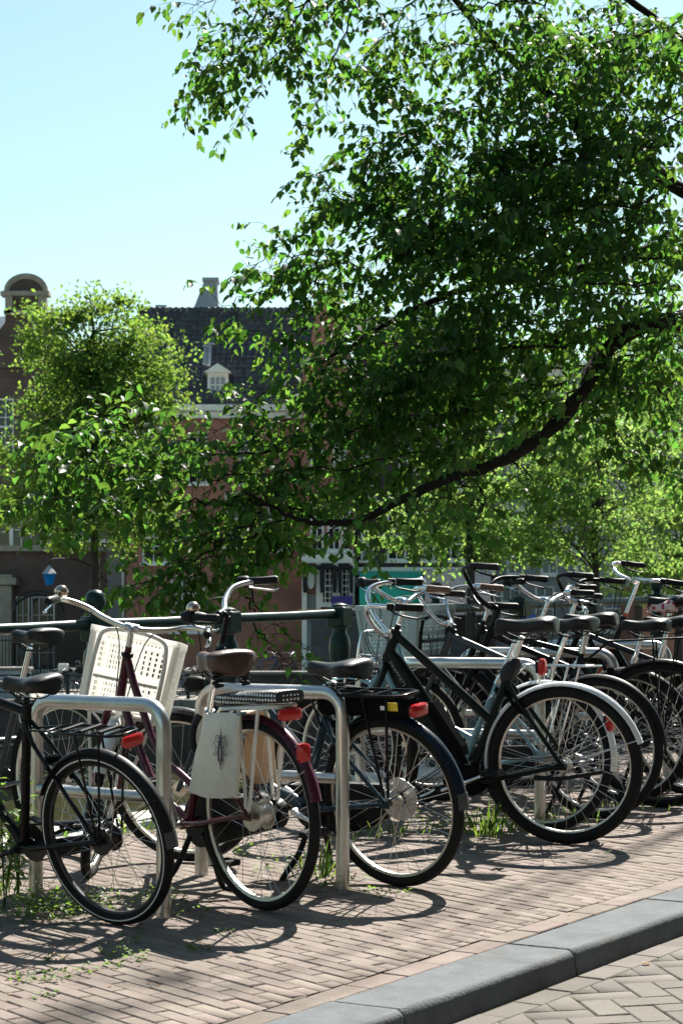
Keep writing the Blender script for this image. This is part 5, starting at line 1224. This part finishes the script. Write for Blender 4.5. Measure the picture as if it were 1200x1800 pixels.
# (polyline of (px, py, distance), gap between twigs, twig length, droop)
B = [
 (((700, -60, 15.4), (560, -10, 15.3), (470, 45, 15.2), (415, 95, 15.1), (370, 145, 15)), .075, .42, .5),
 (((600, -60, 15.3), (500, 60, 15.2), (460, 140, 15.1), (430, 195, 15)), .085, .36, .6),
 (((540, -60, 15.2), (440, -10, 15.1), (370, 0, 15), (340, 5, 15)), .09, .32, .5),
 (((480, -20, 15.1), (420, 70, 15), (385, 105, 15), (345, 125, 15)), .075, .38, .5),
 (((660, -60, 15.5), (590, 90, 15.4), (560, 180, 15.3), (535, 225, 15.2)), .11, .30, .6),
 (((760, -20, 15.6), (690, 40, 15.5), (640, 100, 15.4), (600, 150, 15.3)), .075, .36, .6),
 (((900, 90, 15.9), (800, 80, 15.8), (720, 120, 15.6), (680, 160, 15.4)), .07, .36, .5),
 (((980, 170, 15.9), (900, 185, 15.7), (800, 200, 15.5), (720, 225, 15.3), (640, 240, 15.2)), .07, .42, .5),
 (((1200, 60, 16.4), (1100, 40, 16.3), (1000, 60, 16.2), (900, 20, 16)), .065, .5, .4),
 (((1250, 150, 16.2), (1130, 130, 16), (1020, 120, 15.8), (940, 60, 15.6)), .055, .5, .4),
 (((1250, 230, 15.6), (1120, 190, 15.6), (1000, 215, 15.5), (880, 255, 15.4), (760, 270, 15.3), (660, 290, 15.2)), .05, .48, .45),
 (((1200, 330, 15.3), (1050, 320, 15.4), (920, 330, 15.3), (800, 345, 15.2), (700, 350, 15.1), (600, 335, 15.1), (545, 312, 15)), .05, .42, .45),
 (((1250, 400, 15.2), (1080, 390, 15.4), (940, 400, 15.5), (800, 405, 15.4), (700, 400, 15.3), (630, 400, 15.2)), .045, .48, .45),
 (((1220, 470, 15), (1060, 450, 15.2), (900, 450, 15.2), (780, 455, 15.1), (680, 450, 15), (580, 460, 15), (490, 460, 15)), .05, .44, .45),
 (((1200, 510, 16.8), (1000, 520, 16.5), (850, 530, 16.2), (700, 530, 15.8), (560, 500, 15.4), (450, 510, 15.2), (390, 545, 15.1)), .055, .32, .4),
 (((1100, 560, 15.2), (900, 570, 15.2), (740, 595, 15), (620, 620, 14.9), (560, 640, 14.8)), .05, .42, .5),
 (((1050, 640, 16), (880, 650, 15.8), (700, 690, 15.4), (560, 715, 15.2), (420, 760, 15), (270, 750, 14.8), (190, 735, 14.8)), .055, .36, .6),
 (((1000, 680, 15), (850, 690, 15), (700, 740, 14.8), (560, 770, 14.7), (420, 780, 14.6), (280, 765, 14.5), (150, 765, 14.4), (110, 770, 14.4)), .05, .42, .5),
 (((900, 770, 14.8), (760, 790, 14.7), (620, 820, 14.5), (480, 830, 14.4), (330, 840, 14.2), (200, 815, 14), (105, 815, 14)), .05, .42, .55),
 (((560, 915, 14.3), (430, 880, 14.2), (300, 885, 14), (180, 880, 13.9), (90, 875, 13.9), (45, 875, 13.8)), .055, .42, .55),
 (((640, 905, 14.6), (560, 950, 14.5), (480, 985, 14.3), (420, 1020, 14.2), (370, 1065, 14.1)), .3, .28, .7),
 (((520, 905, 14.1), (410, 950, 13.9), (330, 985, 13.8), (270, 1015, 13.7), (250, 1055, 13.7)), .05, .38, .7),
 (((460, 900, 13.9), (380, 960, 13.8), (340, 1020, 13.7), (320, 1080, 13.6)), .06, .34, .7),
 (((430, 980, 14), (450, 1060, 13.9), (500, 1110, 13.8), (545, 1140, 13.8)), .07, .24, .8),
 (((440, 1050, 13.9), (455, 1110, 13.8), (490, 1150, 13.8), (520, 1195, 13.7)), .09, .2, .8),
 (((800, 840, 14.9), (850, 870, 14.8), (840, 900, 14.7), (800, 920, 14.6)), .09, .28, .7),
 (((900, 810, 14.9), (930, 840, 14.8), (920, 870, 14.7)), .1, .28, .7),
 (((740, 870, 14.7), (700, 925, 14.6), (670, 985, 14.5)), .15, .34, .7),
 (((1020, 700, 15.3), (1080, 760, 15.2), (1130, 810, 15.1), (1170, 830, 15)), .09, .36, .6),
 (((1100, 620, 15.6), (1160, 690, 15.5), (1200, 760, 15.3), (1230, 820, 15.2)), .08, .42, .6),
 (((1200, 580, 15.5), (1120, 640, 15.4), (1050, 700, 15.2), (980, 740, 15.1)), .06, .42, .6),
 (((1250, 640, 15.2), (1150, 610, 15), (1030, 640, 14.9)), .06, .42, .5),
 (((860, 560, 14.7), (780, 640, 14.7), (700, 660, 14.6), (620, 700, 14.6)), .06, .42, .5),
 (((800, 720, 15.6), (660, 800, 15.4), (540, 860, 15.2), (440, 920, 15)), .06, .42, .6),
 (((1250, 90, 17.2), (1100, 100, 17), (960, 130, 16.8), (860, 160, 16.6)), .09, .5, .45),
 (((1260, 300, 17.4), (1080, 290, 17.2), (900, 300, 17), (760, 320, 16.7)), .08, .5, .45),
 (((1260, 440, 17.5), (1060, 420, 17.2), (880, 420, 17), (720, 440, 16.7)), .08, .5, .45),
 (((1260, 560, 17.2), (1060, 550, 17), (880, 560, 16.8), (720, 580, 16.5), (620, 560, 16.2)), .075, .5, .45),
 (((1240, 700, 16.6), (1060, 670, 16.6), (880, 700, 16.4), (740, 740, 16.2)), .08, .48, .5),
 (((1000, 610, 14.6), (860, 610, 14.6), (720, 640, 14.5), (600, 680, 14.4)), .05, .45, .5),
 (((1150, 350, 14.6), (1000, 370, 14.6), (860, 380, 14.6), (740, 400, 14.6)), .05, .45, .45),
 (((1150, 500, 14.5), (1000, 500, 14.5), (860, 510, 14.5), (740, 520, 14.5)), .05, .45, .45),
 (((1240, 20, 15.2), (1120, 60, 15.2), (1000, 90, 15.2), (880, 130, 15.2)), .055, .45, .45),
 (((1240, 180, 15), (1120, 230, 15), (1000, 250, 15), (880, 280, 15)), .06, .45, .45),
 (((1010, 690, 13.9), (940, 770, 13.8), (860, 820, 13.7), (760, 850, 13.7), (660, 895, 13.6), (580, 910, 13.5)), .13, .32, .7),
 (((720, 880, 14.3), (690, 920, 14.2), (650, 950, 14.1)), .10, .26, .8),
 (((800, 840, 14), (760, 880, 13.9), (730, 920, 13.8)), .12, .26, .8),
 (((700, 570, 15.2), (600, 560, 15.2), (520, 585, 15.1), (460, 615, 15.1)), .07, .34, .5),
 (((720, 640, 15.2), (620, 655, 15.1), (540, 670, 15.1), (450, 700, 15)), .07, .34, .5),
 (((640, 470, 15.4), (560, 450, 15.3), (480, 450, 15.2), (445, 475, 15.2)), .08, .3, .5),
 (((960, 0, 15.4), (860, 10, 15.3), (760, 30, 15.2), (680, 60, 15.2)), .075, .36, .5),
 (((1000, -40, 15.6), (880, -20, 15.5), (780, -10, 15.4)), .09, .36, .5),
 (((1180, 260, 15), (1060, 260, 14.9), (960, 290, 14.8), (860, 310, 14.8)), .055, .45, .45),
]
# branches of the top that stay above the picture and dapple the ground
WB_ = [([V((3.1, 15.0, 10.9)), V((2.8, 14.8, 11.0)), V((2.5, 14.6, 11.1))], .14, .4, .4), ([V((3.3, 15.2, 11.9)), V((2.9, 15.1, 12.2))], .14, .4, .4)]
for a_, b_, c_ in ((V((3.7, 15.6, 9.4)), V((3.4, 15.3, 10.2)), V((3.1, 15.0, 10.9))), (V((3.9, 15.8, 9.6)), V((3.6, 15.4, 10.9)), V((3.3, 15.2, 11.9)))):
    adopt(MB().tube(spline([tb_+V((-.1, .3, 7.4)), a_, b_, c_], 5), [.022-.001*i for i in range(16)], 8).build('limb', 'bark', None, smooth=70), tree)
tw = []      # twig segments
LC, LD, LN, LL = [], [], [], []
r_ = np.random.default_rng(21)
def nrmz(v): return v/(np.linalg.norm(v)+1e-9)
DOWN = np.array([0, 0, -1.0])
def leafy(p, d, L, droop, level, rad):
    n = max(3, int(L/.046)); pts = [p.copy()]; dd = d.copy(); st_ = L/n
    side = nrmz(np.cross(dd, DOWN)+r_.normal(0, .15, 3))
    for i in range(n):
        dd = nrmz(dd+DOWN*droop*.12+r_.normal(0, .10, 3)); q = pts[-1]+dd*st_; pts.append(q)
        if i >= (1 if level else 2):
            sg = 1 if i % 2 else -1
            ld = nrmz(side*sg*.75+dd*.45+DOWN*r_.uniform(.15, .9)+r_.normal(0, .25, 3))
            ln_ = nrmz(np.cross(ld, np.cross(-DOWN+r_.normal(0, .45, 3), ld)))
            LC.append(q+ld*.008); LD.append(ld); LN.append(ln_); LL.append(r_.uniform(.056, .118)*(1.0 if i < n-1 else .8))
        if level == 0 and i % 3 == 1 and L > .25:
            sg = 1 if (i//3) % 2 else -1
            leafy(q, nrmz(dd*.6+side*sg*.8+r_.normal(0, .2, 3)), L*r_.uniform(.35, .6), droop, 1, rad*.6)
    tw.append((pts, rad))
def foliage(pts, gap, tl, droop, rad=.009):
    sp = spline(pts, 8); sp = [p+V(tuple(r_.normal(0, .018, 3))) for p in sp]
    tw.append(([np.array(p) for p in sp], rad))
    acc = 0
    for i in range(len(sp)-1):
        a, b = np.array(sp[i]), np.array(sp[i+1]); L = np.linalg.norm(b-a); tng = (b-a)/(L+1e-9); acc += L
        while acc > gap:
            acc -= gap*r_.uniform(.6, 1.4); p = a+(b-a)*r_.random()
            v = r_.normal(size=3); v -= tng*v.dot(tng); v = nrmz(v); v[1] *= 1.3
            leafy(p, nrmz(tng*.45+v*.8+DOWN*.1), tl*r_.uniform(.6, 1.25), droop, 0, .0032)
for pts, gap, tl, dr in B: foliage(pl(*pts), gap*.86, tl, dr)
for pts, gap, tl, dr in WB_: foliage(pts, gap, tl, dr, .02)
LC, LD, LN, LL = np.array(LC), unit(np.array(LD)), unit(np.array(LN)), np.array(LL)
nl = len(LC); LW = LL*r_.uniform(.27, .34, nl); LB = r_.uniform(.05, .35, nl)
px_ = 600+LC[:, 0]/LC[:, 1]*F; py_ = HZ-(LC[:, 2]-EYE)/LC[:, 1]*F
score = LL/LC[:, 1]*(.3+np.abs(LN[:, 1]))*((px_ > 10) & (px_ < 1190) & (py_ > 10) & (py_ < 1250))
order = np.argsort(-score); one_i, rest_i = order[:300], order[300:]
V_, F_ = leaf8(LC[rest_i], LD[rest_i], LN[rest_i], LL[rest_i], LW[rest_i], LB[rest_i])
o = npmesh('crown', V_, F_, 'leaf'); adopt(o, tree); tag(o, kind='stuff')
V_, F_ = leaf8(np.zeros((1, 3)), np.array([[1., 0, 0]]), np.array([[0, 0, 1.]]), np.array([1.]), np.array([.305]), np.array([.2]))
lm = bpy.data.meshes.new('leaf'); lm.from_pydata([tuple(v) for v in V_], [], [tuple(int(k) for k in f) for f in F_]); lm.materials.append(MATS['leaf'])
for i in one_i:
    o = bpy.data.objects.new('leaf', lm); COL.objects.link(o)
    d_, n_ = LD[i], LN[i]; n_ = n_-d_*n_.dot(d_); n_ /= np.linalg.norm(n_); s_ = np.cross(n_, d_)
    o.location = LC[i]; o.rotation_euler = Matrix((d_, s_, n_)).transposed().to_euler(); o.scale = (LL[i],)*3; adopt(o, tree)
mb = MB()
for pts, rad in tw:
    n = len(pts); mb.tube([V(tuple(p)) for p in pts], [rad*(1-.8*i/max(1, n-1)) for i in range(n)], 4 if rad > .005 else 3, caps=False)
o = mb.build('twigs', 'bark', None, smooth=60, fix=False); adopt(o, tree); tag(o, kind='stuff')
print('leaves', nl, 'twigs', len(tw))

# ------------------------------------------------------------------ weeds and fallen leaves
def blades(center, n, h, spread, kind, r):
    C, D, Nn, Ls, Ws = [], [], [], [], []
    for i in range(n):
        a = r.uniform(0, 2*math.pi); q = spread*math.sqrt(r.random()); p = np.array(center)+np.array([math.cos(a)*q, math.sin(a)*q, .002])
        if kind == 'grass':
            d = nrmz(np.array([math.cos(a)*r.uniform(.1, .8), math.sin(a)*r.uniform(.1, .8), 1])); C.append(p); D.append(d); Nn.append(nrmz(np.cross(d, r.normal(size=3)))); L = h*r.uniform(.5, 1.2); Ls.append(L); Ws.append(.0035+L*.012)
        else:
            z = h*r.random()**1.3; d = nrmz(np.array([math.cos(a), math.sin(a), r.uniform(-.2, .8)])); C.append(p+np.array([0, 0, z])); D.append(d); Nn.append(nrmz(np.array([0, 0, 1.])+r.normal(0, .4, 3))); L = r.uniform(.008, .022)*(1+h*2); Ls.append(L); Ws.append(L*.32)
    return [np.array(q) for q in (C, D, Nn, Ls, Ws)]
wr = np.random.default_rng(4)
def weed(px, py, n, h, spread, kind, label, group=None, name='weed'):
    c = G(px, py); root_c = V((c.x, c.y, c.z)); C, D, Nn, Ls, Ws = blades((0, 0, 0), n, h, spread, kind, wr)
    V_, F_ = leaf8(C, unit(D), unit(Nn), Ls, Ws, np.full(len(C), .25)); o = npmesh(name, V_, F_, 'weed_leaf'); o.location = root_c; tag(o, label, 'weed', group, 'stuff' if n >= 60 or kind == 'grass' else None); return o
small = [(198, 1680, 40, .035, .05), (95, 1690, 28, .025, .035), (100, 1722, 34, .03, .045), (45, 1724, 30, .02, .05), (240, 1687, 30, .03, .035), (150, 1708, 22, .02, .04), (230, 1655, 24, .03, .03), (76, 1752, 16, .015, .03), (350, 1673, 22, .02, .03), (395, 1640, 18, .03, .03), (200, 1700, 18, .015, .03), (672, 1575, 22, .04, .03), (705, 1572, 14, .015, .03), (438, 1612, 12, .012, .03), (1080, 1738 if False else 1500, 12, .02, .03)]
where = ['largest tuft in front of the black wheel', 'left of the largest tuft', 'flat tuft below the wheel shadow at bottom left', 'at the very left below the wheel shadow', 'just right of the largest tuft', 'tiny one between the bottom-left tufts', 'inside the shadow of the black wheel', 'nearest the bottom-left corner', 'inside the ring shadow of the maroon bike', 'at the top of the ring shadow', 'flat one under the largest tuft', 'yellow-green one in front of the second rack foot', 'flat one right of the second rack foot', 'below the maroon rear tyre', 'near the shadow of the white-guarded wheel']
for (px, py, n, h, sp_), wh_ in zip(small, where): weed(px, py, n, h, sp_, 'herb', 'small green weed in the paving joints, '+wh_, 'weed tufts in the paving joints')
big = [(30, 1610, 420, .10, .22, 'herb', 'dense low green weeds at the bottom left under the black bike'), (110, 1605, 360, .08, .18, 'herb', 'low weeds around the foot of the leftmost rack'), (225, 1590, 260, .05, .22, 'herb', 'clover-like weeds under the black bike rear wheel'), (15, 1575, 40, .14, .12, 'grass', 'tuft of grass at the left edge behind the weeds'), (600, 1565, 90, .07, .12, 'herb', 'weeds round the foot of the second rack'), (560, 1545, 40, .16, .10, 'grass', 'thin grass blades left of the second rack foot'), (505, 1530, 90, .07, .14, 'herb', 'weeds beneath the maroon bike pedal'), (850, 1470, 70, .15, .14, 'grass', 'tall grass tuft between the blue bike and the green bike wheels'), (800, 1455, 160, .07, .22, 'herb', 'low weeds behind the blue bike rear tyre'), (900, 1462, 40, .08, .2, 'grass', 'grass beneath the dark green bike cranks'), (950, 1455, 100, .07, .16, 'herb', 'weeds round the foot of the third rack'), (690, 1468, 34, .07, .2, 'grass', 'grass seen through the blue bike rear wheel'), (1020, 1440, 45, .07, .25, 'grass', 'grass seen through the white-guarded wheel'), (1130, 1420, 40, .07, .25, 'grass', 'grass behind the rightmost black wheel'), (240, 1465, 50, .09, .2, 'grass', 'pale grass at the quay edge seen through the black bike wheel'), (40, 1480, 50, .09, .2, 'grass', 'grass at the quay edge behind the leftmost saddle post'), (620, 1470, 40, .07, .25, 'grass', 'grass by the quay edge behind the second rack'), (380, 1500, 70, .05, .2, 'herb', 'weeds behind the maroon bike kickstand'), (320, 1606, 60, .05, .12, 'herb', 'weeds at the near foot of the leftmost rack')]
for (px, py, n, h, sp_, kd, lb_) in big: weed(px, py, n, h, sp_, kd, lb_)
# tall stalks at the left edge
for (px, py, H_, lb_) in ((8, 1600, .50, 'tall thin-leaved weed stalk at the far left edge'), (34, 1585, .42, 'shorter thin-leaved weed stalk before the black seat tube')):
    c = G(px, py); root = empty('weed_plant', c); tag(root, lb_, 'weed'); C, D, Nn, Ls, Ws = [], [], [], [], []; mb = MB()
    for k in range(5):
        a = wr.uniform(0, 6.28); tipp = np.array([math.cos(a)*.10, math.sin(a)*.10, H_*wr.uniform(.7, 1.05)])
        sp_ = [np.array([0, 0, 0.]), tipp*np.array([.3, .3, .5]), tipp]; mb.tube(spline([V(tuple(q)) for q in sp_], 5), .0025, 5)
        for i in range(22):
            f_ = wr.uniform(.25, 1); p = tipp*np.array([f_**1.4, f_**1.4, f_]); d = nrmz(r_.normal(size=3)*np.array([1, 1, .5])+np.array([0, 0, .35])); C.append(p); D.append(d); Nn.append(nrmz(np.array([0, 0, 1])+r_.normal(0, .4, 3))); Ls.append(wr.uniform(.03, .07)); Ws.append(.006)
    mb.build('stem', 'weed_leaf', root); V_, F_ = leaf8(np.array(C), unit(np.array(D)), unit(np.array(Nn)), np.array(Ls), np.array(Ws), np.full(len(C), .3)); npmesh('foliage', V_, F_, 'weed_leaf', root)
C, D, Nn, Ls = [], [], [], []
for i in range(70):
    px, py = (wr.uniform(0, 420), wr.uniform(1580, 1760)) if i < 50 else (wr.uniform(500, 1190), wr.uniform(1500, 1700))
    c = G(px, py); a = wr.uniform(0, 6.28)
    if TS(c)[1] < S_KB: c.z += ROAD_H
    C.append(np.array(c)+np.array([0, 0, .005])); D.append([math.cos(a), math.sin(a), wr.uniform(0, .25)]); Nn.append(nrmz(np.array([0, 0, 1])+wr.normal(0, .2, 3))); Ls.append(wr.uniform(.008, .024))
V_, F_ = leaf8(np.array(C), unit(np.array(D)), unit(np.array(Nn)), np.array(Ls), np.array(Ls)*.3, np.full(len(C), .2))
tag(npmesh('leaf_litter', V_, F_, 'dry_leaf'), 'scattered dry leaf bits on the paving', 'leaf litter', kind='stuff')
c = G(1126, 1653); c.z += ROAD_H+.008
V_, F_ = leaf8(np.zeros((1, 3)), np.array([[1., 0, 0]]), np.array([[0, 0, 1.]]), np.array([.035]), np.array([.012]), np.array([.3]))
o = npmesh('fallen_leaf', V_, F_, 'dry_leaf'); o.location = c; tag(o, 'orange-brown fallen leaf on the road beside the kerb', 'leaf')
